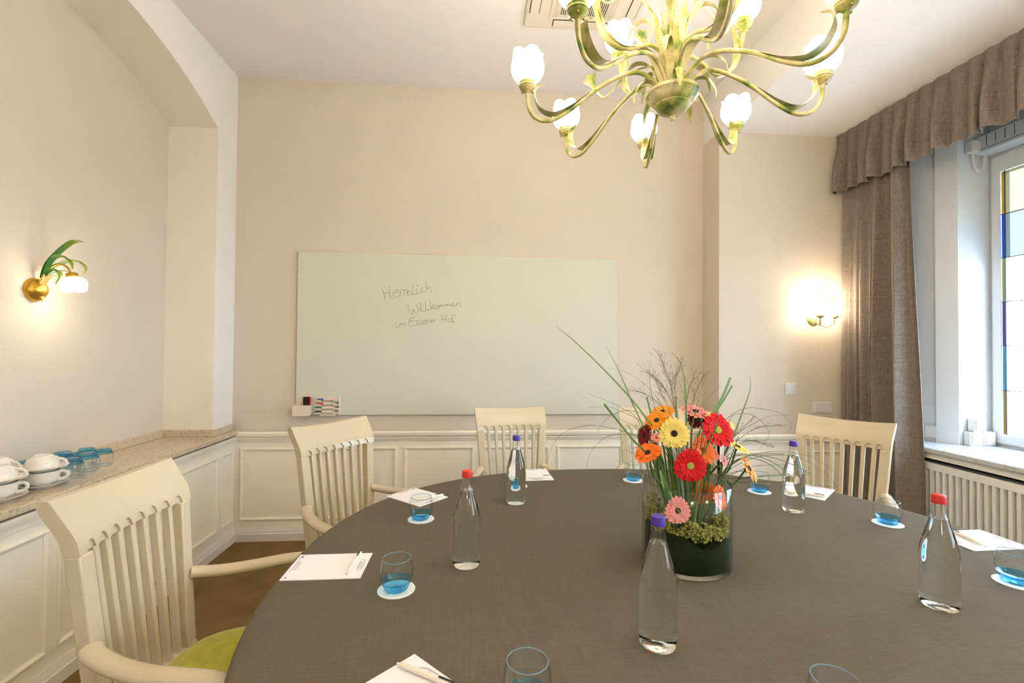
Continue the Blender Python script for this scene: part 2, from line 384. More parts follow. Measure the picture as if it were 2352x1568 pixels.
sm = MB().box(2.738, 2.756, -.0085, .0085, .10, .655).mesh('slat', False)
for k in range(57):
    o = obj('slat', sm, m_rad, rc); o.location = (0, Y1r-.02-.038*k, 0); o.matrix_parent_inverse = Matrix.Translation(-rc.location)
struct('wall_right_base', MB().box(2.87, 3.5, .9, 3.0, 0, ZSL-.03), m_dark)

# window: frame, casements, leaded panes
ROWS = [.865, 1.132, 1.404, 1.672, 1.94, 2.209, 2.473]
def tinted(name, col, st):
    return thin_glass(name, tuple(c*st for c in col), .5)
g_clear = [tinted('clear_pane', (1, 1, 1), .9), tinted('pale_blue_pane', (.070, .074, .070), 1), tinted('pale_yellow_pane', (.115, .088, .046), 1)]
g_edge = [tinted('amber_pane', (.10, .055, .009), 1), tinted('turquoise_pane', (.02, .065, .075), 1), tinted('violet_pane', (.028, .010, .045), 1),
          tinted('olive_pane', (.09, .065, .018), 1), tinted('deep_blue_pane', (.004, .018, .075), 1), tinted('gold_pane', (.12, .055, .003), 1)]
def window(name, y0, y1, label):
    wn = empty(name, (XG, (y0+y1)/2, ZSL)); wn['kind'] = 'structure'; wn['label'] = label
    def wp(mb, nm, m, **k): return part(mb, nm, m, wn, **k)
    wp(MB().box(XG, XG+.07, y0, y1, ZSL, ZSL+.035).box(XG, XG+.07, y0, y1, 2.565, ZW1).box(XG, XG+.07, y1-.018, y1, ZSL+.035, 2.565).box(XG, XG+.07, y0, y0+.018, ZSL+.035, 2.565), 'frame', m_win, smooth=False)
    mid = (y0+y1)/2
    for ya, yb in ((y1-.022, mid+.004), (mid-.004, y0+.022)):
        sash = wp(MB().box(XG-.018, XG+.05, ya-.045, ya, ROWS[0], ROWS[-1]).box(XG-.018, XG+.05, yb, yb+.045, ROWS[0], ROWS[-1])
                  .box(XG-.018, XG+.05, yb, ya, ZSL+.02, ROWS[0]).box(XG-.018, XG+.05, yb, ya, ROWS[-1], 2.57), 'casement', m_win, smooth=False)
        ga, gb = ya-.045, yb+.045
        cols = [ga, ga-.020, (ga+gb)/2, gb+.020, gb]
        for i in range(6):
            z0, z1 = ROWS[i], ROWS[i+1]
            for j in range(4):
                m = g_edge[i] if j in (0, 3) else (g_clear[0] if i < 4 else g_clear[i-3])
                MB().quad((XG-.008, cols[j+1]+.001, z0+.001), (XG-.008, cols[j]-.001, z0+.001), (XG-.008, cols[j]-.001, z1-.001), (XG-.008, cols[j+1]+.001, z1-.001)).build('pane', m, sash, False)
        mb = MB()
        for z in ROWS[1:-1]: mb.box(XG-.0105, XG-.0055, gb, ga, z-.0022, z+.0022)
        for yy in cols[1:-1]: mb.box(XG-.0105, XG-.0055, yy-.0022, yy+.0022, ROWS[0], ROWS[-1])
        mb.build('lead_came', m_lead, sash, False)
    for z in (.93, 1.02, 1.42, 1.60, 1.98, 2.33):
        wp(MB().box(XG-.008, XG-.0005, y1-.016, y1-.006, z, z+.045), 'hinge', m_wht, smooth=False)
    # daylight enters here
    pl = bpy.data.lights.new('window_portal', 'AREA'); pl.shape = 'RECTANGLE'; pl.size = 1.75; pl.size_y = y1-y0; pl.cycles.is_portal = True
    po = bpy.data.objects.new('window_portal', pl); COL.objects.link(po); po.location = (XG+.09, mid, 1.68); po.rotation_euler = (0, PI/2, 0)
window('window_1', YW0, YW1, 'white casement window with leaded coloured border panes')
window('window_fill', -1.05, .45, 'added unseen casement window giving daylight fill further along the window wall')  # added out of view to bring in more daylight
o = MB().box(2.74, 3.26, -1.3, .70, ZSL-.03, ZSL).build('window_sill', m_sill, None, False, bevel=.006); o['kind'] = 'structure'  # sill of the added window
# ground outside
o = MB().box(3.9, 60, -40, 40, -3.2, -3.0).build('ground_outside', mat('pale_paving', (.55, .55, .52), .9), None, False); o['kind'] = 'structure'

# ------------------------------------------------------------------ table and cloth
def smooth01(x): x = max(0, min(1, x)); return x*x*(3-2*x)
T = .74
TCX, TCY, TA, TB = .615, 1.36, 1.132, 1.062
def sup(a, k=1.0, dr=0, nexp=2.3):
    c, s = math.cos(a), math.sin(a); e = 2/nexp
    return (TCX + (TA*k+dr)*math.copysign(abs(c)**e, c), TCY + (TB*k+dr)*math.copysign(abs(s)**e, s))
tb = empty('conference_table', (TCX, TCY, 0)); tag(tb, 'oval conference table under the grey tablecloth', 'table')
NA = 96; an = [2*PI*k/NA for k in range(NA)]
top = MB(); R1 = [(*sup(a, 1, -.02), T-.035) for a in an]; R2 = [(*sup(a, 1, -.02), T-.006) for a in an]
top.add(R1+R2, [tuple(range(NA)), tuple(range(2*NA-1, NA-1, -1))]+[(i, (i+1) % NA, NA+(i+1) % NA, NA+i) for i in range(NA)])
m_wood = mat('dark_wood', (.12, .07, .04), .5, var=(8, (.2, .12, .07)))
part(top, 'tabletop', m_wood, tb, smooth=False)
for sx in (-1, 1):
    for sy in (-1, 1): part(MB().box(TCX+sx*.55-.035, TCX+sx*.55+.035, TCY+sy*.5-.035, TCY+sy*.5+.035, 0, T-.034), 'leg', m_wood, tb, smooth=False)
cl = MB(); rows = []
NA = 180; an = [2*PI*k/NA for k in range(NA)]
for k in (0.02, .3, .6, .85, .97): rows.append([(*sup(a, k), T) for a in an])
rnd = random.Random(3); ph = [rnd.uniform(0, 6.28) for _ in range(6)]
def fold(a): return .5*math.sin(a*13+ph[0])+.35*math.sin(a*21+ph[1])+.3*math.sin(a*7+ph[2])
for dr, dz in ((-.008, 0), (-.002, -.0015), (.003, -.005), (.006, -.012), (.007, -.025)): rows.append([(*sup(a, 1, dr), T+dz) for a in an])
for q in range(1, 9):
    t = q/8; rows.append([(*sup(a, 1, .008+.035*t+.022*t*fold(a)), T-.025-.20*t) for a in an])
cl.grid(rows, closev=True); cl.f.append(tuple(range(NA)))
CHAIRS = [(-.943, 1.345, 1, 0), (-.669, 2.296, .827, -.562), (.222, 2.838, .136, -.99), (1.10, 2.80, -.20, -.98), (1.935, 2.317, -.825, -.565)]
nv = []
for (x, y, z) in cl.v:
    k = smooth01((.715-z)/.025)
    if k > 0:
        for rx_, ry_, fx, fy in CHAIRS:
            l = math.hypot(fx, fy); fx /= l; fy /= l; ox, oy = rx_+fx*.315, ry_+fy*.315
            fwd = (x-ox)*fx+(y-oy)*fy; lat = (x-ox)*-fy+(y-oy)*fx
            reach = .165*smooth01((.40-abs(lat))/.07)
            if abs(lat) < .40 and fwd < .19: d = max(0, .185-fwd)*smooth01((.40-abs(lat))/.07)*k; x += fx*d; y += fy*d
    nv.append((x, y, z))
cl.v = nv
c_o = cl.build('tablecloth', m_cloth, None, True, 60); tag(c_o, 'plain grey linen tablecloth spread over the conference table', 'tablecloth')

# ------------------------------------------------------------------ chairs
SEAM, TOPZ = .885, 1.0
def backpt(u, z, dy=0):
    """front face of the chair back; u across -1..1"""
    t = (z-.44)/.56
    hw = .178 + .036*t
    y = -.205 - .055*t - .045*smooth01((z-.90)/.12) - .028*(1-u*u)*(.35+.65*t)
    return V(u*hw, y+dy, z)
def chair_meshes():
    out = []
    th = .030
    # stiles with rear legs
    for sx in (-1, 1):
        path = [(sx*.195, -.275, 0), (sx*.188, -.235, .22)]
        P = []
        for z in (0, .12, .25, .36, .44, .52, .60, .68, .76, .84, SEAM):
            if z < .44: c = V(sx*(.165+.03*(1-z/.44)), -.205-.07*(1-z/.44)**1.5, z); w = .017+.004*z/.44
            else: c = backpt(sx*.9, z); c.x = sx*(backpt(1, z).x - .020); c.y = backpt(sx, z).y; w = .021
            P.append([c+V(-w, .000, 0), c+V(w, 0, 0), c+V(w, -.036, 0), c+V(-w, -.036, 0)])
        m = MB().grid(P, closev=True); m.f.append((3, 2, 1, 0)); k = len(P)*4; m.f.append((k-4, k-3, k-2, k-1))
        out.append(('stile', m, m_chair, .004))
    # slats
    for i in range(7):
        u = (i-3)*.222; P = []
        for z in (.45, .52, .60, .68, .76, .83, SEAM):
            c = backpt(u, z, -.002); w = .0068 + .0016*(z-.45)/.43
            P.append([c+V(-w, 0, 0), c+V(w, 0, 0), c+V(w, -.022, 0), c+V(-w, -.022, 0)])
        m = MB().grid(P, closev=True); out.append(('slat', m, m_chair, .003))
    # top rail: front layer with half-round scoops, solid layer behind
    half = [(i-3.5)*.222 for i in range(8)]; rw = .078
    NU = 160; us = [-1+2*k/NU for k in range(NU+1)]
    def zb(u):
        for h in half:
            if abs(u-h) < rw: return SEAM + .024*math.sqrt(1-((u-h)/rw)**2)
        return SEAM
    def ztop(u): return TOPZ + .012*u*u
    def layer(d0, d1, cut, rf, rb):
        F, B = [], []
        for u in us:
            a, b = (zb(u) if cut else SEAM), ztop(u)
            zz = [a+(b-a)*k/9 for k in range(10)]
            F.append([backpt(u, z, d0 - rf*smooth01((z-b+.018)/.018)) for z in zz]); B.append([backpt(u, z, d1 + rb*smooth01((z-b+.018)/.018)) for z in zz])
        m = MB(); m.grid([f+list(reversed(b)) for f, b in zip(F, B)], closev=True)
        n = 20; m.f.append(tuple(range(n))); o = NU*n; m.f.append(tuple(o+k for k in reversed(range(n)))); return m
    m = layer(.001, -.006, True, .007, 0); m2 = layer(-.0055, -.038, False, .0, .012); m.add(m2.v, m2.f)
    out.append(('top_rail', m, m_chair, 0))
    # lower back rail
    P = []
    for k in range(13):
        u = -1+k/6; c = backpt(u, .455); P.append([c+V(0, .002, -.03), c+V(0, .002, .012), c+V(0, -.03, .012), c+V(0, -.03, -.03)])
    out.append(('back_rail', MB().grid(P, closev=True), m_chair, .003))
    # arms with front posts
    for sx in (-1, 1):
        pts = spline([(sx*.186, -.236, .668), (sx*.203, -.212, .661), (sx*.228, -.155, .653), (sx*.258, -.075, .652), (sx*.282, .01, .657), (sx*.297, .085, .657), (sx*.303, .125, .645), (sx*.300, .148, .610), (sx*.290, .155, .55), (sx*.268, .165, .45), (sx*.25, .185, .30), (sx*.238, .20, 0)], 6)
        rad = [.024]*36 + [.022]*(len(pts)-36)
        rad = [r*(1 if i < 36 else .95-.25*(i-36)/(len(pts)-36)) for i, r in enumerate(rad)]
        out.append(('arm', MB().tube(pts, rad, 12, flat=.72), m_chair, 0))
    # seat frame and cushion
    def seat_outline(k, z, nn=48):
        R = []
        for i in range(nn):
            a = 2*PI*i/nn; c, s = math.cos(a), math.sin(a); e = 2/3.4
            wy = .235 if s > 0 else .215
            y = wy*k*math.copysign(abs(s)**e, s); x = (.222+.03*y/.23)*k*math.copysign(abs(c)**e, c); R.append((x, y+.01, z))
        return R
    m = MB().grid([seat_outline(.94, .405), seat_outline(.985, .405), seat_outline(.985, .452), seat_outline(.94, .452)], closev=True)
    out.append(('seat_frame', m, m_chair, 0))
    R = [seat_outline(.97, .448), seat_outline(1.0, .456), seat_outline(1.0, .470), seat_outline(.985, .482), seat_outline(.94, .491), seat_outline(.8, .497), seat_outline(.5, .502), seat_outline(.1, .504)]
    m = MB().grid(R, closev=True); m.f.append(tuple(range(7*48, 8*48))); m.f.append(tuple(range(48)))
    out.append(('seat', m, m_seat, 0))
    return out
CH = [(n, m.mesh(n, True, 45), mt, bv) for n, m, mt, bv in chair_meshes()]
def chair(cx, cy, fx, fy, label):
    """cx, cy: middle of the top rail; fx, fy: the way the chair faces"""
    L = math.hypot(fx, fy); fx, fy = fx/L, fy/L
    c = empty('dining_armchair', (cx+fx*.315, cy+fy*.315, 0), math.atan2(fy, fx)-PI/2)
    for n, me, mt, bv in CH:
        o = obj(n, me, mt, c)
        if bv:
            b = o.modifiers.new('bevel', 'BEVEL'); b.width = bv; b.segments = 2; b.limit_method = 'ANGLE'; b.angle_limit = .9
    tag(c, label, 'chair', 'cream slatted armchairs around the table'); return c
chair(-.943, 1.345, 1, 0, 'cream slatted armchair with green seat in front of the stacked cups')
chair(-.669, 2.296, .827, -.562, 'cream slatted armchair below the pen tray of the glass board')
chair(.222, 2.838, .136, -.99, 'cream slatted armchair behind the far violet-capped bottle, at the wall')
chair(1.10, 2.80, -.20, -.98, 'cream slatted armchair mostly hidden behind the flowers')
chair(1.935, 2.317, -.825, -.565, 'cream slatted armchair in front of the curtain')

# ------------------------------------------------------------------ curtain and valance
def sheet(fn, nu, nv, th=.004):
    F = [[fn(i/nu, j/nv) for j in range(nv+1)] for i in range(nu+1)]
    B = [[p+V(th, 0, 0) for p in r] for r in F]
    m = MB(); m.grid(F); m.grid(B)
    o = (nu+1)*(nv+1); W_ = nv+1
    for i in range(nu):
        m.f.append((i*W_, (i+1)*W_, o+(i+1)*W_, o+i*W_)); m.f.append((i*W_+nv, (i+1)*W_+nv, o+(i+1)*W_+nv, o+i*W_+nv))
    for j in range(nv):
        m.f.append((j, j+1, o+j+1, o+j)); m.f.append((nu*W_+j, nu*W_+j+1, o+nu*W_+j+1, o+nu*W_+j))
    return m
CENT = [(.04, .022), (.145, .03), (.245, .022), (.34, .034), (.43, .022), (.60, .05), (.86, .055)]
def curt(u, v):
    z = .03 + (2.87-.03)*(1-v)
    wv = .515 + .085*smooth01(v*1.05)
    y = 3.222 - u*wv + .008*math.sin(u*40+v*3)
    x = 0
    for i, (c, a) in enumerate(CENT):
        w = .034 if i < 5 else .052
        x += 1.9*a*math.exp(-((u-c-.012*math.sin(v*3+i*2))/w)**2)*(.42+.70*smooth01(v*1.4))
    x += .012*math.sin(u*24+1.3)
    return V(2.702 - x, y, z)
cu = sheet(curt, 150, 30).build('curtain', m_curt, None, True, 80); tag(cu, 'taupe floor-length curtain hanging in folds beside the window', 'curtain')
rv = random.Random(11)
pl_y = []; y = 3.236
while y > YF+.1: pl_y.append(y); y -= rv.uniform(.075, .105)
def valance(u, v):
    y = 3.232 - u*(3.232-YF-.12)
    z = ZS - .003 - (.425)*v
    # folds open downwards from pleats at the heading
    k = 0
    while k < len(pl_y)-1 and pl_y[k+1] > y: k += 1
    a = pl_y[k]; b = pl_y[k+1] if k+1 < len(pl_y) else a-.09
    t = (a-y)/(a-b); t = max(0, min(1, t))
    amp = .014 + .075*smooth01(v*1.3)*(.55+.45*math.sin(k*2.4+1))
    prof = math.sin(PI*min(1, t*1.35 if t < .62 else 1-(t-.62)/.38*1.0 if t > .62 else t))**1 if t < .62 else math.cos(PI/2*(t-.62)/.38)
    prof = (math.sin(PI/2*t/.55) if t < .55 else math.cos(PI/2*(t-.55)/.45))
    pinch = .014*math.exp(-((v-.16)/.07)**2)*math.exp(-(min(t, 1-t)/.10)**2)
    x = 2.650 - amp*prof + pinch*2.2
    y2 = y - .030*smooth01(v*1.2)*math.sin(PI*t)*(.4+.6*math.sin(k*1.7)**2)
    return V(x, y2, z + .006*math.sin(k*3.1)*v)
va = sheet(valance, 760, 14, .003).build('valance', m_curt, None, True, 80); tag(va, 'taupe pleated valance running under the lowered ceiling', 'valance')

# ------------------------------------------------------------------ glass writing board
BX0, BX1, BZ0, BZ1 = -1.252, 1.073, .8795, 2.041; YB = D-.022
bd = empty('writing_board', ((BX0+BX1)/2, D, (BZ0+BZ1)/2)); tag(bd, 'pale green glass writing board with a handwritten welcome on the wall', 'writing board')
part(MB().box(BX0, BX1, YB, YB+.006, BZ0, BZ1), 'glass_panel', m_board, bd, smooth=False, bevel=.001)
part(MB().box(BX0+.002, BX1-.002, YB+.0062, YB+.009, BZ0+.002, BZ1-.002), 'backing', m_boardedge, bd, smooth=False)
part(MB().box(BX0+.2, BX1-.2, YB+.009, D-.0005, BZ0+.2, BZ1-.2), 'wall_mount', m_boardedge, bd, smooth=False)
TXT = [
 [[(338,388),(375,490),(412,614)],[(490,335),(500,460),(510,555),(540,583),(578,572)],[(375,495),(500,460)],
  [(590,475),(640,470),(685,440),(665,412),(610,425),(565,480),(575,535),(640,568),(695,545),(725,490),(730,420),(755,405),(790,430),(783,528)],
  [(785,470),(815,410),(850,398),(880,420),(870,450),(845,455)],[(845,450),(925,437)],[(885,440),(850,490),(870,522),(915,510),(965,490)],
  [(962,298),(980,320),(970,420),(965,490),(1000,510),(1062,475)],[(1075,390),(1062,460),(1080,487),(1150,462)],[(1080,315),(1068,327),(1080,339),(1092,327),(1080,315)],
  [(1200,355),(1165,380),(1152,420),(1175,455),(1245,450)],[(1258,237),(1263,340),(1272,455)],[(1272,400),(1310,362),(1345,370),(1352,410),(1368,455)]],
 [[(873,720),(890,800),(925,880),(965,912),(985,870),(982,812)],[(985,815),(1010,860),(1055,892),(1090,850),(1085,790),(1060,735),(1025,700)],[(1118,800),(1130,855)],
  [(1140,672),(1152,760),(1150,830),(1190,865),(1250,830)],[(1237,645),(1243,740),(1248,810),(1280,838),(1340,812)],
  [(1325,632),(1345,700),(1360,810)],[(1375,735),(1400,720),(1395,755),(1365,775)],[(1365,775),(1400,802),(1450,808)],
  [(1440,740),(1425,770),(1445,803),(1490,800),(1510,765),(1480,735),(1440,740)],[(1520,730),(1528,790)],[(1530,760),(1555,722),(1570,770)],[(1570,760),(1590,722),(1608,730),(1612,772)],
  [(1650,712),(1655,770)],[(1655,740),(1685,702),(1705,755)],[(1705,740),(1735,702),(1755,745),(1785,752)],
  [(1785,735),(1825,710),(1815,682),(1790,690),(1785,735),(1820,755),(1865,735),(1885,700)],[(1895,685),(1898,748)],[(1900,715),(1930,678),(1955,682),(1970,755)]],
 [[(628,1125),(630,1165),(660,1195),(700,1175)],[(618,1085),(655,1068)],[(700,1110),(708,1183)],[(705,1140),(735,1105),(752,1155)],[(755,1140),(790,1088),(810,1100),(822,1158)],
  [(1012,990),(960,990),(920,1005)],[(915,1005),(905,1070)],[(905,1070),(1005,1045)],[(905,1070),(885,1130),(905,1165),(960,1172),(1020,1150)],
  [(1095,1042),(1045,1055),(1060,1080),(1110,1110),(1090,1135),(1030,1138)],[(1170,1042),(1130,1060),(1145,1080),(1190,1105),(1175,1132),(1120,1128)],
  [(1215,1080),(1255,1060),(1235,1040),(1200,1065),(1205,1100),(1250,1112),(1285,1080)],[(1280,1045),(1285,1105)],[(1285,1070),(1315,1035),(1340,1050),(1345,1095)],
  [(1365,1070),(1400,1045),(1385,1025),(1355,1050),(1365,1085),(1410,1082)],[(1420,1035),(1428,1080)],[(1425,1060),(1450,1030),(1483,1012)],
  [(1575,925),(1590,1000),(1610,1092)],[(1658,925),(1668,985),(1655,1050),(1680,1080)],[(1600,1030),(1665,1010)],
  [(1755,1003),(1715,1020),(1705,1050),(1730,1080),(1765,1055),(1780,1015),(1755,1003)],[(1855,970),(1858,945),(1830,930),(1800,960),(1795,1010),(1810,1060),(1838,1110)],[(1770,1080),(1845,1072)]]]
for strokes in TXT:
    mb = MB()
    for st in strokes:
        pts = [at(840+x/9.046, 620+y/9.046, 1, YB-.0006) for x, y in st]
        mb.tube(spline(pts, 5), .0016, 5, flat=.3, up=(0, 1, 0))
    o = part(mb, 'lettering', m_ink, bd); o['label'] = 'handwritten brown lettering'
# eraser box with eraser, marker rack with markers
hb = empty('eraser_holder', (-1.195, YB, .88)); tag(hb, 'white open box clipped to the corner of the glass board', 'holder')
part(MB().box(-1.256, -1.136, YB-.055, YB-.050, .880, .955).box(-1.256, -1.252, YB-.05, YB-.001, .88, .955).box(-1.140, -1.136, YB-.05, YB-.001, .88, .955).box(-1.256, -1.136, YB-.05, YB-.001, .88, .884), 'tray', m_warmwht, hb, smooth=False)
part(MB().box(-1.243, -1.14, YB-.005, YB-.001, .884, .995), 'back_plate', m_warmwht, hb, smooth=False)
er = empty('board_eraser', (-1.168, YB-.02, .885)); tag(er, 'black and red board eraser standing in the white box', 'eraser')
part(MB().box(-1.192, -1.148, YB-.035, YB-.022, .888, 1.012), 'felt_pad', m_felt, er, bevel=.004)
part(MB().box(-1.190, -1.143, YB-.0215, YB-.008, .888, 1.012), 'grip', m_mred, er, bevel=.004)
rk = empty('marker_rack', (-1.02, YB, .885)); tag(rk, 'white stepped marker rack on the glass board', 'rack')
part(MB().box(-1.105, -.942, YB-.006, YB-.001, .888, 1.012), 'back_plate', m_warmwht, rk, smooth=False)
for k, z in enumerate((.981, .951, .922, .893)):
    part(MB().box(-1.108, -1.068, YB-.034, YB-.006, z, z+.004).box(-1.108, -1.068, YB-.037, YB-.033, z, z+.010).box(-.985, -.946, YB-.034, YB-.006, z, z+.004).box(-.985, -.946, YB-.037, YB-.033, z, z+.010), 'shelf', m_warmwht, rk, smooth=False)
part(MB().box(-.946, -.941, YB-.036, YB-.006, .886, 1.012).box(-1.078, -.968, YB-.03, YB-.001, .880, .8885), 'side_panel', m_warmwht, rk, smooth=False)
for (z, mc, cn, dx) in ((.992, m_mblue, 'blue', 0), (.962, m_mred, 'red', -.002), (.933, m_mgreen, 'green', -.012), (.904, m_black, 'black', -.013)):
    mk = empty('marker', (-1.03+dx, YB-.019, z)); tag(mk, f'white board marker with {cn} cap lying in the rack', 'marker', 'board markers')
    ax = Matrix.Rotation(PI/2, 3, 'Y')
    x0 = -1.098+dx
    part(MB().lathe([(0, 0), (.0062, 0), (.0068, .003), (.0068, .042), (0, .042)], 12, (x0, YB-.019, z), ax), 'cap', mc, mk)
    part(MB().lathe([(0, .0422), (.0066, .0422), (.0074, .046), (.0074, .128), (.0045, .134), (0, .134)], 12, (x0, YB-.019, z), ax), 'barrel', m_warmwht, mk)

# switches
def switch(name, loc, nrm, w, h, label, rocker=1, cat='light switch'):
    e = empty(name, loc); nrm = Vector(nrm).normalized(); tx = V(0, 0, 1).cross(nrm).normalized()
    M_ = Matrix((tx, V(0, 0, 1), nrm)).transposed().to_4x4(); M_.translation = loc; e.matrix_world = M_
    MB().box(-w/2, w/2, -h/2, h/2, 0, .009).build('plate', m_wht, e, False, bevel=.002)
    for k in range(rocker):
        ww = (w*.78)/rocker; x0 = -w*.39+k*ww
        MB().box(x0+.0006, x0+ww-.0006, -h*.39, h*.39, .0092, .012).build('rocker', m_wht, e, False, bevel=.0015)
    tag(e, label, cat); return e
switch('light_switch', (2.285, DP-.0005, 1.089), (0, -1, 0), .083, .083, 'square white light switch on the wall above the violet-capped bottle')
switch('wall_socket', (2.53, DP-.0005, .955), (0, -1, 0), .15, .08, 'white socket plate behind the chair in front of the curtain', 2, 'socket')
spn = Vector((-(2.955-2.694), -(3.014-XW), 0)).normalized()
spP = Vector((XW, 2.955, 0)); 
def onsplay(x, y): return atpl(x, y, spP, spn) + spn*.0005
p = onsplay(2140, 990); switch('blank_plate', p, spn, .082, .082, 'square white blank plate beside the curtain above the sill', 1, 'wall plate')
# surface boxes on the inner reveal
for (cx, z, w, dz, n_, lab) in ((3.075, ZSL+.0425, .088, .085, 1, 'white surface socket box standing on the sill, nearer the casing'), (3.165, ZSL+.0425, .086, .085, 1, 'white surface socket box standing on the sill, nearer the window frame'), (3.10, ZSL+.1265, .085, .081, 2, 'white double rocker switch mounted above the two socket boxes')):
    e = empty('surface_switch' if n_ == 2 else 'surface_socket', (cx, 2.688, z-dz/2)); tag(e, lab, 'switch' if n_ == 2 else 'socket')
    part(MB().box(cx-w/2+.001, cx+w/2-.001, 2.648, 2.6885, z-dz/2, z+dz/2), 'housing', m_wht, e, smooth=False, bevel=.006)
    if n_ == 2:
        for s in (-1, 1): part(MB().box(cx+s*.016-.0155, cx+s*.016+.0155, 2.643, 2.6475, z-.032, z+.032), 'rocker', m_wht, e, smooth=False, bevel=.002)
    else: part(MB().box(cx-.032, cx+.032, 2.643, 2.6475, z-.032, z+.032), 'flap', m_wht, e, smooth=False, bevel=.003)
# motor drive on the window head
dv = empty('window_motor', (3.18, 2.0, 2.61)); tag(dv, 'long grey-white motor housing fixed above the casement window', 'motor')
part(MB().box(3.112, 3.225, 1.55, 2.683, 2.592, 2.700), 'housing', m_device, dv, smooth=False, bevel=.006)
for k in range(16): part(MB().box(3.1095, 3.1118, 2.61-.05*k-.001, 2.61-.05*k+.001, 2.627, 2.690), 'groove', m_lead, dv, smooth=False)
part(MB().box(3.1095, 3.1118, 2.660, 2.674, 2.645, 2.660), 'indicator', m_black, dv, smooth=False)
part(MB().box(3.1095, 3.1118, 1.56, 2.67, 2.612, 2.614), 'seam', m_lead, dv, smooth=False)
jb = empty('junction_box', (3.09, 2.69, 2.57)); tag(jb, 'small white junction box with looped cable beside the window motor', 'junction box')
part(MB().box(3.055, 3.12, 2.645, 2.6895, 2.60, 2.675), 'box', m_wht, jb, smooth=False, bevel=.006)
part(MB().tube(spline([(3.085, 2.668, 2.60), (3.088, 2.668, 2.55), (3.105, 2.668, 2.50), (3.135, 2.668, 2.485), (3.165, 2.668, 2.51), (3.175, 2.668, 2.56), (3.172, 2.668, 2.63)], 6), .004, 8), 'cable', m_wht, jb)
part(MB().tube(spline([(3.093, 2.672, 2.60), (3.098, 2.672, 2.56), (3.113, 2.672, 2.515), (3.138, 2.672, 2.502), (3.160, 2.672, 2.523), (3.167, 2.672, 2.57), (3.166, 2.672, 2.63)], 6), .004, 8), 'cable', m_wht, jb)

# ------------------------------------------------------------------ counter in the niche
XCF, ZCT = -1.632, .776
ct = empty('niche_counter', (-1.8, 2.2, ZCT-.032)); tag(ct, 'speckled beige granite counter set into the arched niche', 'counter')
part(MB().box(XN, XCF, YN0, YN1, ZCT-.03, ZCT).box(XL, XCF, YN1, DW-.001, ZCT-.03, ZCT).box(XL, XCF, YF, YN0, ZCT-.03, ZCT), 'slab', m_granite, ct, smooth=False, bevel=.005)
part(MB().box(XN, XN+.014, YN0, YN1, ZCT+.0005, ZCT+.045), 'upstand', m_granite, ct, smooth=False, bevel=.002)
part(MB().box(XN+.0145, XL+.02, YN1-.014, YN1, ZCT+.0005, ZCT+.045), 'upstand', m_granite, ct, smooth=False, bevel=.002)
part(MB().box(XL+.0005, XL+.02, YN1+.0005, DW-.002, ZCT+.0005, ZCT+.045), 'upstand', m_granite, ct, smooth=False, bevel=.002)

# tumblers
TUM_H = .079
t_out = [(.0250, .0), (.0285, .002), (.0330, .010), (.0382, .022), (.0415, .036), (.0420, .048), (.0405, .060), (.0380, .071), (.0362, TUM_H)]
def lerp_prof(pr, z):
    for (r0_, z0_), (r1_, z1_) in zip(pr[:-1], pr[1:]):
        if z0_ <= z <= z1_: return r0_+(r1_-r0_)*(z-z0_)/(z1_-z0_)
    return pr[-1][0]
ZB = .024
wall_o = [(lerp_prof(t_out, ZB), ZB)] + [p for p in t_out if p[1] > ZB]
wall_i = [(r-.0016, z) for r, z in reversed(wall_o)]
wall_i[0] = (wall_i[0][0], TUM_H)
me_tw = MB().lathe(wall_o, 40).mesh('bowl', True, 60)
base_p = [(0, 0)] + [p for p in t_out if p[1] <= ZB] + [(lerp_prof(t_out, ZB), ZB), (lerp_prof(t_out, ZB)-.002, ZB), (.030, .0165), (.020, .0135), (0, .0125)]
me_tb = MB().lathe(base_p, 40).mesh('base', True, 60)
m_rim = mat('pale_blue_glass_rim', (.34, .58, .80), .08, trans=.6, ior=1.3)
me_tr = MB().lathe([(.0362, TUM_H-.0002), (.0367, TUM_H+.0006), (.0360, TUM_H+.0014), (.0350, TUM_H+.0010), (.0350, TUM_H)], 40).mesh('rim', True, 60)
def tumbler(x, y, z, label, group, flip=False, rz=0):
    e = empty('tumbler', (x, y, z + (TUM_H+.0014 if flip else 0)))
    if flip: e.rotation_euler = (PI, 0, rz)
    obj('bowl', me_tw, m_tumb, e); b = obj('base', me_tb, m_tbase, e); b['label'] = 'solid blue glass base'; obj('rim', me_tr, m_rim, e)
    tag(e, label, 'glass', group); return e
me_co = MB().lathe([(0, 0), (.0475, 0), (.0475, .0014), (0, .0014)], 48).mesh('coaster', True, 40)
cmark = MB()
for r_, a0, a1 in ((.018, .3, 2.9), (.020, .6, 2.6)): cmark.tube([(r_*math.cos(a0+(a1-a0)*k/12), r_*.8*math.sin(a0+(a1-a0)*k/12)-.004, .0016) for k in range(13)], .0005, 4)
for yy in (-.026, -.030, .002): cmark.box(-.014, .012, yy, yy+.0012, .0014, .0017)
me_cm = cmark.mesh('print', False)
GL = [(-.192, 1.238, 'blue-based tumbler on the near coaster in front of the notepad by the cups', 'near the notepad by the left armchair'),
      (-.185, 1.739, 'blue-based tumbler standing before the notepad nearest the pen-tray armchair', ''),
      (.201, 2.131, 'blue-based tumbler behind the far violet-capped bottle', ''),
      (.762, 2.194, 'blue-based tumbler at the far rim of the table, left of the vase', ''),
      (1.261, 1.989, 'blue-based tumbler at the far rim of the table, right of the vase', ''),
      (1.499, 1.596, 'blue-based tumbler in front of the curtain', ''),
      (1.465, 1.165, 'blue-based tumbler beside the right red-capped bottle', ''),
      (.098, .818, 'blue-based tumbler cut by the picture bottom, between the notepad and the near bottle', ''),
      (.600, .738, 'tumbler cut by the picture bottom with only its rim showing', '')]
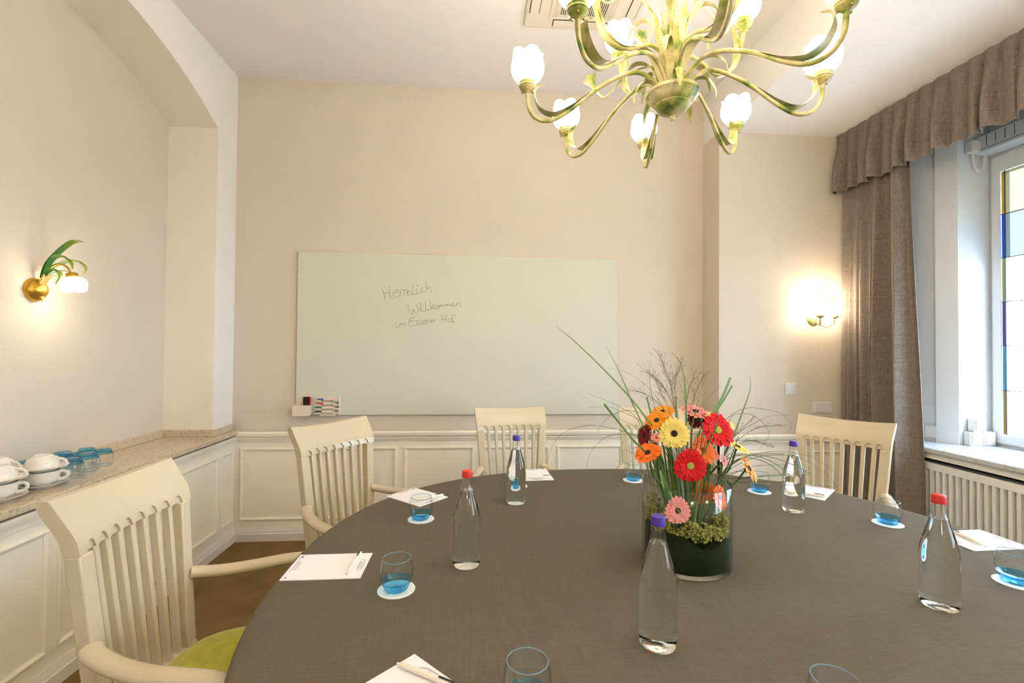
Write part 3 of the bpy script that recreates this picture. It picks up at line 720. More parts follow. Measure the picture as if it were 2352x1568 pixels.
COL_ = ['the tumbler near the cups armchair', 'the tumbler nearest the pen-tray armchair', 'the tumbler behind the far violet-capped bottle', 'the tumbler left of the vase', 'the tumbler right of the vase', 'the tumbler in front of the curtain', 'the tumbler beside the right red-capped bottle', 'the half-cut tumbler beside the near bottle', 'the tumbler showing only its rim']
for i, (x, y, lab, _) in enumerate(GL):
    c = obj('coaster', me_co, m_card, None); c.location = (x, y, T+.0002); c.rotation_euler = (0, 0, math.atan2(y-TCY, x-TCX)+PI/2 + .5)
    tag(c, 'round white card coaster under '+COL_[i], 'coaster', 'card coasters on the table')
    p_ = obj('print', me_cm, m_print, c); p_['kind'] = 'stuff'
    tumbler(x, y, T+.0019, lab, 'tumblers on the table')
k = 0
spots = [(-1.806, 2.468), (-1.792, 2.362), (-1.774, 2.25), (-1.893, 2.462), (-1.881, 2.356), (-1.866, 2.246), (-1.938, 2.470), (-1.936, 2.360), (-1.938, 2.254)]
spots[6] = (-1.978+.042, 2.455)
TL = ['first in the front row, nearest the arch corner', 'middle of the front row', 'front row, beside the double cup stack', 'middle row, nearest the arch corner', 'centre of the nine', 'middle row, half behind the cups', 'against the niche wall, nearest the arch corner', 'against the niche wall, middle of its row', 'against the niche wall, behind the cups']
spots = [(-1.806, 2.470), (-1.792, 2.364), (-1.776, 2.255), (-1.888, 2.478), (-1.875, 2.368), (-1.862, 2.258), (-1.9365, 2.404), (-1.936, 2.312), (-1.936, 2.222)]
spots[3] = (-1.894, 2.486); 
for (x, y), lab in zip(spots, TL): tumbler(x, y, ZCT+.001, 'upturned blue-based tumbler, '+lab, 'upturned tumblers on the granite counter', True, k)

# cups and saucers
me_sa = MB().lathe([(0, .003), (.038, .003), (.040, 0), (.045, 0), (.048, .004), (.066, .010), (.082, .017), (.083, .0185), (.081, .019), (.066, .0125), (.046, .0075), (.030, .0065), (0, .0065)], 48).mesh('saucer', True, 50)
cup_p = [(0, .004), (.024, .004), (.026, 0), (.029, 0), (.031, .005), (.046, .012), (.0525, .024), (.055, .040), (.0555, .058), (.0535, .058), (.053, .040), (.0505, .026), (.044, .0155), (.028, .010), (0, .009)]
me_cu = MB().lathe(cup_p, 40).mesh('bowl', True, 50)
me_ha = MB().tube(spline([(.053, 0, .050), (.068, 0, .051), (.079, 0, .044), (.079, 0, .031), (.068, 0, .021), (.050, 0, .018)], 6), .0042, 8, flat=1.5).mesh('handle', True, 60)
def cup(x, y, z, flip, rz, label):
    e = empty('coffee_cup', (x, y, z+(.058 if flip else 0))); e.rotation_euler = (PI if flip else 0, 0, rz)
    obj('bowl', me_cu, m_porc, e); obj('handle', me_ha, m_porc, e); tag(e, label, 'cup', 'stacked coffee cups'); return e
def saucer(x, y, z, label):
    o = obj('saucer', me_sa, m_porc, None); o.location = (x, y, z); tag(o, label, 'saucer', 'stacked saucers')
STK = [(-1.772, 2.105, 'stack beside the upturned tumblers', .35), (-1.775, 1.925, 'stack cut by the picture edge', .45), (-1.90, 2.055, 'rear stack by the niche wall', .2)]
for x, y, nm, rz in STK:
    saucer(x, y, ZCT+.0005, f'white saucer at the bottom of the {nm}')
    cup(x, y, ZCT+.0075, False, rz, f'white coffee cup standing upright low in the {nm}')
    saucer(x, y, ZCT+.0665, f'white saucer resting on the lower cup of the {nm}')
    cup(x, y, ZCT+.0735, True, rz-.15, f'white coffee cup turned upside down on top of the {nm}')

# ------------------------------------------------------------------ bottles
bp_o = [(0, .006), (.020, .004), (.030, 0), (.0355, .001), (.0382, .006), (.0388, .016), (.0388, .120), (.0382, .134), (.0362, .148), (.0325, .164), (.0275, .182), (.0225, .199), (.0182, .214)]
bp_n = [(.0182, .214), (.0158, .224), (.0143, .236), (.0136, .252), (.0140, .258)]
# water-filled body as one solid refracting mass, up to the filling line
me_bw = MB().lathe(bp_o + [(0, .2142)], 48).mesh('filled_body', True, 50)
me_bn = MB().lathe([(.0184, .2144), (.0160, .224), (.0145, .236), (.0138, .252), (.0140, .258), (.0120, .258), (.0120, .252), (.0128, .236), (.0144, .224), (.0168, .2144)], 40).mesh('neck', True, 60)
def cap_mesh():
    m = MB(); P = []
    n = 72
    for k in range(n):
        a = 2*PI*k/n; w = 1+.018*(k % 2)
        P.append([(r*math.cos(a)*(w if 0 < i < 4 else 1), r*math.sin(a)*(w if 0 < i < 4 else 1), z) for i, (r, z) in enumerate([(.0152, .2505), (.0153, .2525), (.0150, .256), (.0150, .2665), (.0143, .2695), (.012, .2705), (0, .2705)])])
    m.grid(P, closeu=True); return m.mesh('cap', True, 50)
me_cap = cap_mesh()
def bottle(x, y, m, label):
    e = empty('water_bottle', (x, y, T+.0003)); obj('body', me_bw, m_glassb, e); obj('neck', me_bn, m_glasst, e)
    c = obj('cap', me_cap.copy(), m, e); c['label'] = 'ribbed screw cap'; tag(e, label, 'bottle', 'glass water bottles'); return e
bottle(.393, .974, m_blue, 'violet-capped glass water bottle standing closest, before the vase')
bottle(-.015, 1.367, m_red, 'red-capped glass water bottle left of the vase')
bottle(.176, 1.904, m_blue, 'violet-capped glass water bottle in front of the far armchair at the wall')
bottle(1.248, 1.747, m_blue, 'violet-capped glass water bottle in front of the curtain-side armchair')
bottle(1.144, 1.074, m_red, 'red-capped glass water bottle in front of the radiator cover')

# ------------------------------------------------------------------ notepads and pens
me_pad = MB().box(-.105, .105, -.0775, .0775, 0, .0022).mesh('pad', False)
pm = MB()
# oval emblem at the inner end, small lines of print at the outer end
ex = .094
for (rx, ry, a0, a1) in ((.012, .036, -1.9, 1.9), (.010, .033, -1.6, 1.4)):
    pm.tube([(ex+rx*math.cos(a0+(a1-a0)*k/16)-.008, ry*math.sin(a0+(a1-a0)*k/16), .0024) for k in range(17)], .00045, 4, flat=.4)
for dx, l in ((-.004, .052), (.000, .044), (.004, .030)): pm.box(ex+dx-.008, ex+dx-.0066, -l/2, l/2, .0022, .0025)
for dx, y0, l in ((-.097, -.03, .09), (-.093, -.02, .05), (-.089, -.02, .055), (-.085, -.02, .045)): pm.box(dx, dx+.0009, y0, y0+l, .0022, .0025)
pm.box(-.097, -.092, -.068, -.061, .0022, .0025); pm.box(-.097, -.090, .056, .068, .0022, .0025)
me_pp = pm.mesh('print', False)
penm = MB().lathe([(0, 0), (.0012, 0), (.0030, .008), (.0042, .014), (.0050, .05), (.0054, .10), (.0052, .132), (.004, .137), (0, .138)], 14, (0, 0, 0), Matrix.Rotation(PI/2, 3, 'X')).mesh('barrel', True, 50)
clipm = MB().box(-.0018, .0018, -.135, -.100, .0056, .0072).mesh('clip', False)
tipm = MB().lathe([(0, -.003), (.0009, -.002), (.0013, .0005), (0, .0005)], 8, (0, 0, 0), Matrix.Rotation(PI/2, 3, 'X')).mesh('tip', True)
def pad(x, y, ang, label, pen=(.055, .065, 8), penlab=''):
    e = empty('notepad', (x, y, T+.0003), math.radians(ang)); obj('pad', me_pad, m_paper, e); obj('print', me_pp, m_print, e)['kind'] = 'stuff'
    tag(e, label, 'notepad', 'notepads on the table')
    M_ = Matrix.Translation((x, y, T+.0025)) @ Matrix.Rotation(math.radians(ang), 4, 'Z')
    px_, py_, pa = pen
    q = empty('ballpoint_pen'); q.matrix_world = M_ @ Matrix.Translation((px_, py_, .0056)) @ Matrix.Rotation(math.radians(pa), 4, 'Z')
    obj('barrel', penm, m_pen, q); obj('clip', clipm, m_black, q); obj('tip', tipm, m_black, q)
    tag(q, penlab, 'pen', 'white ballpoint pens')
# the inner end points to the middle of the table; pens lie across it
pad(-.403, 1.380, 0, 'white printed notepad in front of the cups armchair', (.0665, -.066, 178), 'white pen across the notepad in front of the cups armchair')
pad(-.230, 1.998, -42, 'white printed notepad in front of the pen-tray armchair', (.045, -.060, 165), 'white pen across the notepad in front of the pen-tray armchair')
pad(.305, 2.318, -88, 'white printed notepad in front of the far armchair at the wall', (.075, -.07, 184), 'white pen across the notepad in front of the far armchair')
pad(1.487, 1.98, 221, 'white printed notepad in front of the curtain-side armchair', (.075, -.065, 184), 'white pen across the notepad in front of the curtain-side armchair')
pad(1.667, 1.437, 181, 'white printed notepad in front of the radiator cover', (.045, .062, -12), 'white pen across the notepad in front of the radiator cover')
pad(-.135, .845, 44, 'white printed notepad cut by the picture bottom', (.060, .074, 14), 'white pen across the notepad cut by the picture bottom')

# ------------------------------------------------------------------ chandelier
CX, CY, KC = .58, 1.34, 1.08
ZBOW = 1.36 + .704*KC                       # rim of the bowl
ch = empty('chandelier', (CX, CY, ZC)); tag(ch, 'green-gold leaf chandelier with glowing tulip shades over the table', 'chandelier')
def chp(mb, name, m, root=ch, **k): 
    o = mb.build(name, m, root, **k)
    if not root.parent: o.matrix_parent_inverse = Matrix.Translation(-ch.location)
    return o
def pol(a, r, z, w=0):
    """point at azimuth a (degrees), radius r, height above the bowl rim, sideways w"""
    a = math.radians(a); return V(CX + r*math.cos(a) - w*math.sin(a), CY + r*math.sin(a) + w*math.cos(a), ZBOW + z)
def side(a): a = math.radians(a); return V(-math.sin(a), math.cos(a), 0)
bowl = chp(MB().lathe([(0, -.080), (.005, -.079), (.008, -.073), (.006, -.067), (.010, -.064), (.026, -.060), (.042, -.051), (.050, -.041), (.0525, -.038), (.0515, -.035), (.058, -.030), (.068, -.018), (.072, -.010), (.0765, -.007), (.0775, -.002), (.076, .002), (.070, .002), (.066, -.005), (.03, -.016), (0, -.018)], 40, (CX, CY, ZBOW)), 'bowl', m_pat)
chp(MB().lathe([(.010, -.02), (.012, .05), (.009, .12), (.011, .30), (.009, .5), (.009, ZC-ZBOW-.12), (.03, ZC-ZBOW-.11), (.06, ZC-ZBOW-.03), (.065, ZC-ZBOW-.0005)], 20, (CX, CY, ZBOW)), 'stem', m_pat)
def tulip(c, r, h, lobes=5, scale=1.0, n=60, rows=12, flip=False):
    """opal shade: cup with scalloped lobes"""
    prof = [(.30, 0), (.62, .06), (.86, .20), (.98, .38), (1.0, .52), (.96, .66), (.91, .80), (.90, .92), (.93, 1.0)]
    def pr(t):
        for (a, b), (c_, d) in zip(prof[:-1], prof[1:]):
            if b <= t <= d: return a+(c_-a)*(t-b)/(d-b)
        return prof[-1][0]
    O, I = [], []
    for k in range(n):
        a = 2*PI*k/n; sc_ = abs(math.cos(a*lobes/2)); hh = .84 + .16*sc_**.7
        ro, ri = [], []
        for j in range(rows+1):
            t = hh*j/rows; w = pr(t)*r*(1+.03*sc_*t)
            ro.append(V(w*math.cos(a), w*math.sin(a), t*h)); ri.append(V((w-.003)*math.cos(a), (w-.003)*math.sin(a), t*h))
        O.append(ro + list(reversed(ri)))
    m = MB()
    P = [[(V(p.x, p.y, -p.z) if flip else p) + Vector(c) for p in row] for row in O]
    m.grid(P, closeu=True); return m
cupm = [(0, -.002), (.006, -.002), (.012, .004), (.021, .010), (.0235, .014), (.0225, .017), (.0255, .019), (.0255, .023), (.0235, .025), (.0255, .028), (.0255, .031), (.018, .032), (0, .032)]
ARM = [(.012, -.012), (.045, .03), (.085, .062), (.125, .066), (.18, .045), (.235, .012), (.30, -.038), (.355, -.068), (.40, -.062), (.425, -.028), (.430, .02)]
LOW = [170.6, 125.6, 80.6, 36.6, -8, -52, -97.5, -143]
def screws(a, r, z, root):
    c = pol(a, r, z)
    for k in range(3):
        b = 2*PI*k/3+.4; chp(MB().lathe([(0, .0025), (.002, .002), (.003, 0), (.003, -.002), (0, -.002)], 8, c+V(.0185*math.cos(b), .0185*math.sin(b), .006)), 'screw', m_gold, root)
LEAFR = random.Random(5)
for i, a in enumerate(LOW):
    pts = spline([pol(a, r, z) for r, z in ARM], 6)
    arm = chp(MB().tube(pts, [.0062]*len(pts), 10), 'arm', m_pat)
    chp(MB().lathe(cupm, 28, pol(a, .430, .018)), 'lamp_cup', m_pat, arm); screws(a, .430, .018, arm)
    chp(tulip(pol(a, .430, .050), .050, .088), 'lamp_shade', m_opal, arm)
    # curled leaf lying along the arm
    lp = spline([pol(a, .245, .012), pol(a, .30, -.026), pol(a, .350, -.046), pol(a, .386, -.032), pol(a, .404, .0), pol(a, .402, .030), pol(a, .378, .044)], 6); n = len(lp)
    chp(MB().ribbon(lp, [max(.0006, .0175*max(1e-6, math.sin(PI*(.08+.92*k/(n-1))))**.7) for k in range(n)], side(a), cup=.25), 'leaf', m_pat, arm)
    # leaf springing from the bowl and curling over
    b = a + 22 + LEAFR.uniform(-6, 6); q = LEAFR.uniform(.9, 1.15)
    lp = spline([pol(b, .03, -.01), pol(b, .042, .045*q), pol(b, .070, .092*q), pol(b, .108, .104*q), pol(b, .140, .080*q), pol(b, .152, .038*q)], 6); n = len(lp)
    chp(MB().ribbon(lp, [max(.0006, .0125*max(1e-6, math.sin(PI*(.12+.88*k/(n-1))))**.7) for k in range(n)], side(b), cup=.3), 'leaf', m_pat)
# lower, shorter leaves over the rim
for k in range(5):
    b = 40+72*k; lp = spline([pol(b, .035, .0), pol(b, .065, .030), pol(b, .098, .022), pol(b, .118, -.012), pol(b, .120, -.045)], 6); n = len(lp)
    chp(MB().ribbon(lp, [max(.0006, .010*max(1e-6, math.sin(PI*(.15+.85*j/(n-1))))**.7) for j in range(n)], side(b), cup=.3), 'leaf', m_pat)
# upright leaves around the stem
for k in range(9):
    b = 40*k+12; h = .20+.10*((k*7) % 5)/4; r1 = .035+.03*((k*3) % 4)/3
    lp = spline([pol(b, .020, -.01), pol(b, .026, h*.3), pol(b, r1*.8, h*.65), pol(b, r1*1.3, h)], 7); n = len(lp)
    chp(MB().ribbon(lp, [max(.0006, .0155*max(1e-6, math.sin(PI*(.16+.84*j/(n-1))))**.75) for j in range(n)], side(b), cup=.28), 'leaf', m_pat)
# upper arms
UPA = [105.5, 17.0, -73, -164]; ZU = 1.36 + .95*KC - ZBOW
ARU = [(.012, .02), (.028, .09), (.060, .125), (.105, .120), (.155, .098), (.205, .105), (.245, .145), (.268, .20), (.285, ZU)]
for i, a in enumerate(UPA):
    pts = spline([pol(a, r, z) for r, z in ARU], 6)
    arm = chp(MB().tube(pts, [.006]*len(pts), 10), 'arm', m_pat)
    chp(MB().lathe(cupm, 28, pol(a, .285, ZU)), 'lamp_cup', m_pat, arm); screws(a, .285, ZU, arm)
    chp(tulip(pol(a, .285, ZU+.032), .050, .088), 'lamp_shade', m_opal, arm)
    lp = spline([pol(a, .13, .108), pol(a, .185, .100), pol(a, .228, .126), pol(a, .250, .175), pol(a, .250, .225), pol(a, .232, .262)], 6); n = len(lp)
    chp(MB().ribbon(lp, [max(.0006, .0175*max(1e-6, math.sin(PI*(.08+.92*k/(n-1))))**.7) for k in range(n)], side(a), cup=.25), 'leaf', m_pat, arm)
    b = a+45; lp = spline([pol(b, .018, .10), pol(b, .035, .19), pol(b, .075, .245), pol(b, .115, .235), pol(b, .135, .19)], 6); n = len(lp)
    chp(MB().ribbon(lp, [max(.0006, .0125*max(1e-6, math.sin(PI*(.12+.88*k/(n-1))))**.7) for k in range(n)], side(b), cup=.3), 'leaf', m_pat)
# thin stems carrying metal blossoms
for a, rr, zz in ((140, .25, .075), (30, .30, .30), (95, .20, .26), (-20, .24, .30), (-110, .24, .20), (-170, .25, .25)):
    pts = spline([pol(a, .02, .02), pol(a, .05, zz*.6+.05), pol(a, rr*.55, zz+.03), pol(a, rr*.85, zz-.02), pol(a, rr, zz+.02)], 6)
    st = chp(MB().tube(pts, [.003]*len(pts), 8), 'blossom_stem', m_pat)
    P = []; c = pol(a, rr, zz+.02); ra = math.radians(a); axn = V(math.cos(ra)*.5, math.sin(ra)*.5, 1).normalized(); q = V(0, 0, 1).rotation_difference(axn).to_matrix()
    for k in range(30):
        t = 2*PI*k/30; fl = 1+.16*math.sin(5*t)
        P.append([c + q @ V(r*f_*math.cos(t), r*f_*math.sin(t), z) for r, z, f_ in ((.003, 0, 1), (.009, .008, 1), (.011, .025, 1), (.022, .040, fl), (.020, .040, fl), (.010, .026, 1), (.003, .004, 1))])
    chp(MB().grid(P, closeu=True), 'blossom', m_pat, st)

# ------------------------------------------------------------------ wall lamp in the niche
def smooth_leaf(root, pts, w, sd, m, name='leaf', cup=.3):
    lp = spline(pts, 7); n = len(lp)
    return part(MB().ribbon(lp, [max(.0005, w*max(1e-6, math.sin(PI*(.10+.90*k/(n-1))))**.7) for k in range(n)], sd, cup=cup, thick=.0015), name, m, root)
def grad(name, ca, cb, x0, x1, ax=0):
    m = bpy.data.materials.new(name); m.use_nodes = True; nt = m.node_tree; b = nt.nodes['Principled BSDF']; b.inputs['Roughness'].default_value = .35
    tc = nt.nodes.new('ShaderNodeTexCoord'); sp = nt.nodes.new('ShaderNodeSeparateXYZ'); nt.links.new(tc.outputs['Object'], sp.inputs[0])
    r = nt.nodes.new('ShaderNodeMapRange'); r.inputs[1].default_value = x0; r.inputs[2].default_value = x1; nt.links.new(sp.outputs[ax], r.inputs[0])
    mx = nt.nodes.new('ShaderNodeMix'); mx.data_type = 'RGBA'; mx.inputs[6].default_value = (*ca, 1); mx.inputs[7].default_value = (*cb, 1)
    nt.links.new(r.outputs[0], mx.inputs[0]); nt.links.new(mx.outputs[2], b.inputs['Base Color']); return m
SY, SZ = 2.305, 1.612
s1 = empty('tulip_wall_lamp', (XN, SY, SZ)); tag(s1, 'gold wall lamp with green painted leaves and a hanging tulip shade', 'wall lamp')
AX = Matrix.Rotation(PI/2, 3, 'Y')
part(MB().lathe([(.054, .0005), (.054, .004), (.051, .014), (.046, .022), (.040, .027), (.038, .029), (.033, .037), (.024, .044), (.011, .048), (0, .049)], 40, (XN, SY, SZ), AX), 'backplate', m_gold, s1)
for sg in (-1, 1): part(MB().lathe([(0, .006), (.003, .005), (.004, 0)], 8, (XN+.012, SY+sg*.052, SZ), Matrix.Rotation(-sg*PI/2, 3, 'X')), 'screw', m_gold, s1)
m_lg = grad('painted_leaf_green', (.03, .13, .02), (.34, .36, .02), -1.93, -1.80); m_lr = grad('painted_leaf_red', (.75, .42, .10), (.62, .09, .05), 1.55, 1.72, 2)
pn = V(-.33, 1, 0).normalized()       # vertical plane the spray of leaves lies in
P0 = V(XN, SY, SZ)
def sp_(zx, zy, o=0): return atpl(30+zx/8.252, 530+zy/8.252, P0 + pn*o, pn)
sdv = pn
part(MB().tube(spline([sp_(545, 1000), sp_(560, 850), sp_(680, 720), sp_(820, 640), sp_(950, 640), sp_(1050, 720), sp_(1085, 790)], 6), .0042, 10), 'arm', m_gold, s1)
smooth_leaf(s1, [sp_(530, 900), sp_(640, 640, .004), sp_(860, 400, .010), sp_(1080, 230, .014), sp_(1230, 190, .016), sp_(1355, 212, .018)], .012, V(.6, .75, -.35), m_lg)
smooth_leaf(s1, [sp_(540, 920), sp_(640, 690, -.01), sp_(780, 500, -.014), sp_(930, 470, -.016), sp_(1060, 540, -.018), sp_(1120, 640, -.018), sp_(1125, 735, -.018)], .011, V(.55, .8, -.3), m_lg)
smooth_leaf(s1, [sp_(560, 880), sp_(720, 690, .02), sp_(950, 590, .028), sp_(1150, 555, .03), sp_(1300, 600, .032), sp_(1380, 700, .032), sp_(1340, 830, .03)], .010, V(.5, .8, -.3), m_lg)
smooth_leaf(s1, [sp_(560, 930), sp_(620, 790, -.02), sp_(740, 715, -.03), sp_(870, 770, -.034), sp_(900, 880, -.034), sp_(800, 1015, -.034)], .012, V(.5, .8, -.3), m_lg)
smooth_leaf(s1, [sp_(575, 930, .02), sp_(720, 810, .03), sp_(900, 755, .035), sp_(1040, 770, .035)], .004, V(.5, .8, -.3), m_lg)
smooth_leaf(s1, [sp_(560, 1310, -.012), sp_(530, 1200, -.016), sp_(545, 1050, -.018), sp_(620, 920, -.018), sp_(740, 850, -.014), sp_(845, 855, -.01)], .012, V(.5, .85, -.1), m_lr)
smooth_leaf(s1, [sp_(590, 820, -.02), sp_(545, 930, -.02), sp_(510, 1060, -.02), sp_(510, 1200, -.02), sp_(560, 1350, -.02)], .007, V(.5, .85, 0), m_gold)
lc = sp_(1110, 810)
tilt = Matrix.Rotation(math.radians(-12), 3, 'Y')
part(MB().lathe([(0, .004), (.012, .004), (.018, .002), (.0215, -.002), (.0225, -.018), (.018, -.020), (0, -.020)], 32, lc, tilt), 'lamp_cup', m_gold, s1)
sh = tulip((0, 0, 0), .050, .064, 4, flip=True); sh.v = [tuple(lc + tilt @ (Vector(p) + V(0, 0, -.0185))) for p in sh.v]
part(sh, 'lamp_shade', m_opal_s, s1)

# ------------------------------------------------------------------ two-armed wall lamp on the pier, added fill lamps behind the camera
def twin_lamp(X0, Yw, sg, label, mo_=None):
    """sg = -1: faces the viewer from the pier; +1: added fill lamp, faces into the room from the wall behind"""
    s2 = empty('twin_wall_lamp', (X0, Yw, 1.59)); tag(s2, label, 'wall lamp', 'two-armed wall lamps')
    def q(x, d, z): return V(X0+x, Yw+sg*d, z)
    part(MB().lathe([(.052, .0005), (.052, .005), (.044, .014), (.030, .020), (.012, .024), (0, .025)], 36, q(0, 0, 1.60), Matrix.Rotation(-sg*PI/2, 3, 'X')), 'backplate', m_pat, s2)
    for cp, via in (((-.037, .115, 1.595), [(-.005, .035, 1.575), (-.015, .075, 1.545), (-.032, .108, 1.560)]), ((.095, .085, 1.595), [(.018, .03, 1.565), (.048, .055, 1.535), (.085, .08, 1.555)])):
        part(MB().tube(spline([q(0, .02, 1.60)]+[q(*v_) for v_ in via]+[q(*cp)], 7), .0042, 10), 'arm', m_pat, s2)
        part(MB().lathe([(r*.95, z*.7) for r, z in cupm], 28, q(*cp)), 'lamp_cup', m_pat, s2)
        part(tulip(q(*cp)+V(0, 0, .0225), .048, .084), 'lamp_shade', mo_ or m_opal_r, s2)
    part(MB().tube(spline([q(.003, .02, 1.61), q(.007, .045, 1.72), q(.011, .06, 1.80), q(.038, .065, 1.842), q(.078, .068, 1.835), q(.095, .07, 1.79), q(.091, .07, 1.765)], 6), .0022, 8), 'tendril', m_pat, s2)
    smooth_leaf(s2, [q(.008, .045, 1.70), q(.033, .06, 1.735), q(.068, .065, 1.742), q(.103, .066, 1.735), q(.133, .066, 1.755)], .008, V(0, .6, .8), m_pat)
    smooth_leaf(s2, [q(0, .03, 1.62), q(-.002, .05, 1.72), q(.001, .06, 1.77), q(.013, .07, 1.80)], .010, V(1, .2, 0), m_pat)
twin_lamp(2.467, DP, -1, 'two-armed green-gold wall lamp glowing beside the curtain')
twin_lamp(.1, YF, 1, 'added two-armed fill lamp on the unseen wall facing the board, nearer the niche', m_opal_fill)  # this lamp and the next are added out of view to fill the room
twin_lamp(1.9, YF, 1, 'added two-armed fill lamp on the unseen wall facing the board, nearer the window', m_opal_fill)

# ------------------------------------------------------------------ ceiling cassette
ax0, ay1, sz = .275, 2.741, .65; ax1, ay0 = ax0+sz, ay1-sz
ac = empty('air_conditioner', ((ax0+ax1)/2, (ay0+ay1)/2, ZC)); tag(ac, 'square beige air conditioning cassette on the ceiling', 'air conditioner')
Z1 = ZC-.018
part(MB().box(ax0, ax1, ay0, ay1, Z1, ZC-.0005), 'panel', m_ac, ac, smooth=False, bevel=.012)
gx0, gx1, gy0, gy1 = ax0+.150, ax1-.150, ay0+.105, ay1-.105
mb = MB().box(gx0-.01, gx1+.01, gy0-.01, gy0+.004, Z1-.007, Z1-.0002).box(gx0-.01, gx1+.01, gy1-.004, gy1+.01, Z1-.007, Z1-.0002).box(gx0-.01, gx0+.004, gy0+.004, gy1-.004, Z1-.007, Z1-.0002).box(gx1-.004, gx1+.01, gy0+.004, gy1-.004, Z1-.007, Z1-.0002)
part(mb, 'grille_frame', m_ac, ac, smooth=False)
part(MB().box(gx0+.004, gx1-.004, gy0+.004, gy1-.004, Z1-.0015, Z1-.0003), 'grille_back', m_ac, ac, smooth=False)
part(MB().box(gx0+.045, gx1-.045, gy0+.02, gy1-.022, Z1-.0022, Z1-.0016), 'intake', m_dark, ac, smooth=False)
bm_ = MB().box(-.0028, .0028, gy0+.004, gy1-.004, Z1-.006, Z1-.0023).mesh('grille_bar', False)
nb = 30
for k in range(nb):
    o = obj('grille_bar', bm_, m_ac, ac); o.matrix_parent_inverse = Matrix.Translation(-ac.location); o.location = (gx0+.012+(gx1-gx0-.024)*k/(nb-1), 0, 0)
for (x0, x1, y0, y1) in ((gx0+.02, gx1-.02, ay1-.078, ay1-.030), (gx0+.02, gx1-.02, ay0+.030, ay0+.078), (ax0+.025, ax0+.075, gy0+.02, gy1-.02), (ax1-.075, ax1-.025, gy0+.02, gy1-.02)):
    part(MB().box(x0-.004, x1+.004, y0-.004, y1+.004, Z1-.0012, Z1-.0002), 'outlet', m_dark, ac, smooth=False)
    part(MB().box(x0, x1, y0, y1, Z1-.006, Z1-.0014), 'louver', m_ac, ac, smooth=False, bevel=.002)

# ------------------------------------------------------------------ vase with flowers
VX, VY, VR, VH = .628, 1.347, .1245, .237
vz = T+.0003
vs = MB().lathe([(0, 0), (VR-.004, 0), (VR, .004), (VR, VH-.002), (VR-.0018, VH), (VR-.0036, VH-.002)], 72, (VX, VY, vz)).build('glass_vase', m_vase, None, True, 50)
MB().lathe([(VR-.0036, VH-.002), (VR-.0036, VH), (VR-.0018, VH+.0012), (VR+.0002, VH), (VR+.0002, VH-.002)], 72, (VX, VY, vz)).build('rim', thin_glass('vase_rim_glass', (.80, .84, .82), 1.0, edge=(.45, .5, .48)), vs, True, 60)
tag(vs, 'wide clear glass cylinder vase holding the flower arrangement', 'vase')
m_leafd = mat('dark_glossy_leaf', (.004, .011, .003), .3, var=(14, (.009, .021, .005)), spec=.25)
P = []; n = 96
for k in range(n):
    a = 2*PI*k/n; h = .098+.014*math.sin(a*2+1)+.010*math.sin(a*5); rr = VR-.0052-.003*(math.sin(a*1.5)**2)
    P.append([(VX+r*math.cos(a), VY+r*math.sin(a), vz+z) for r, z in ((.02, .0095), (rr-.004, .0095), (rr, .016), (rr, h*.5), (rr-.001, h), (rr-.014, h+.004), (.05, h-.012), (.01, h-.02))])
lw = MB().grid(P, closeu=True).build('leaf_lining', m_leafd, None, True, 60); tag(lw, 'dark green leaves wrapped inside the foot of the glass vase', 'leaf wrap')
# mossy flower heads on top of the lining
m_moss = mat('green_moss', (.22, .24, .035), .9, var=(60, (.38, .33, .07), .15))
mo = MB(); rm = random.Random(9)
ico = [(0, 0, 1), (.894, 0, .447), (.276, .851, .447), (-.724, .526, .447), (-.724, -.526, .447), (.276, -.851, .447), (.724, .526, -.447), (-.276, .851, -.447), (-.894, 0, -.447), (-.276, -.851, -.447), (.724, -.526, -.447), (0, 0, -1)]
icf = [(0, 1, 2), (0, 2, 3), (0, 3, 4), (0, 4, 5), (0, 5, 1), (1, 6, 2), (2, 7, 3), (3, 8, 4), (4, 9, 5), (5, 10, 1), (6, 7, 2), (7, 8, 3), (8, 9, 4), (9, 10, 5), (10, 6, 1), (6, 11, 7), (7, 11, 8), (8, 11, 9), (9, 11, 10), (10, 11, 6)]
for k in range(2600):
    a = rm.uniform(0, 2*PI); r = VR-.012-abs(rm.gauss(0, .022)); lump = .5+.5*math.sin(a*4+2)+.35*math.sin(a*9)
    z = .098+rm.random()**.8*(.020+.026*max(0, lump))*(1.9 if 2.2 < a < 3.9 else 1)
    s_ = rm.uniform(.0022, .0046); mo.add([(VX+r*math.cos(a)+s_*x, VY+r*math.sin(a)+s_*y, vz+z+s_*zz) for x, y, zz in ico], icf)
mo_o = mo.build('moss', m_moss, None, True, 80); tag(mo_o, 'yellow-green mossy flower heads filling the vase above the leaves', 'moss', kind='stuff')

m_stem = mat('flower_stem', (.07, .13, .03), .5, var=(30, (.12, .19, .05)))
m_blade = mat('grass_blade_green', (.10, .19, .02), .45, var=(10, (.17, .26, .045)))
m_thin = mat('bear_grass_green', (.13, .19, .05), .5, var=(12, (.2, .24, .09)))
m_plume = mat('grass_plume', (.30, .27, .12), .7, var=(40, (.22, .12, .10)))
FC = {'yellow': ((.93, .76, .24), (.90, .66, .13)), 'red': ((.72, .008, .008), (.55, .004, .008)), 'orange': ((.86, .22, .012), (.80, .10, .010)), 'pink': ((.84, .34, .29), (.78, .22, .2)),
      'dark red': ((.25, .006, .012), (.2, .004, .01)), 'amber': ((.88, .34, .012), (.85, .26, .01))}
FM = {k: mat(k.replace(' ', '_')+'_petal', a, .55, var=(60, b, .2), spec=.3) for k, (a, b) in FC.items()}
m_dark_c = mat('dark_flower_disc', (.035, .012, .010), .8, bump=(400, .6)); m_yel_c = mat('yellow_flower_disc', (.55, .52, .08), .8, bump=(400, .6)); m_red_c = mat('red_flower_disc', (.45, .03, .015), .8, bump=(400, .6))
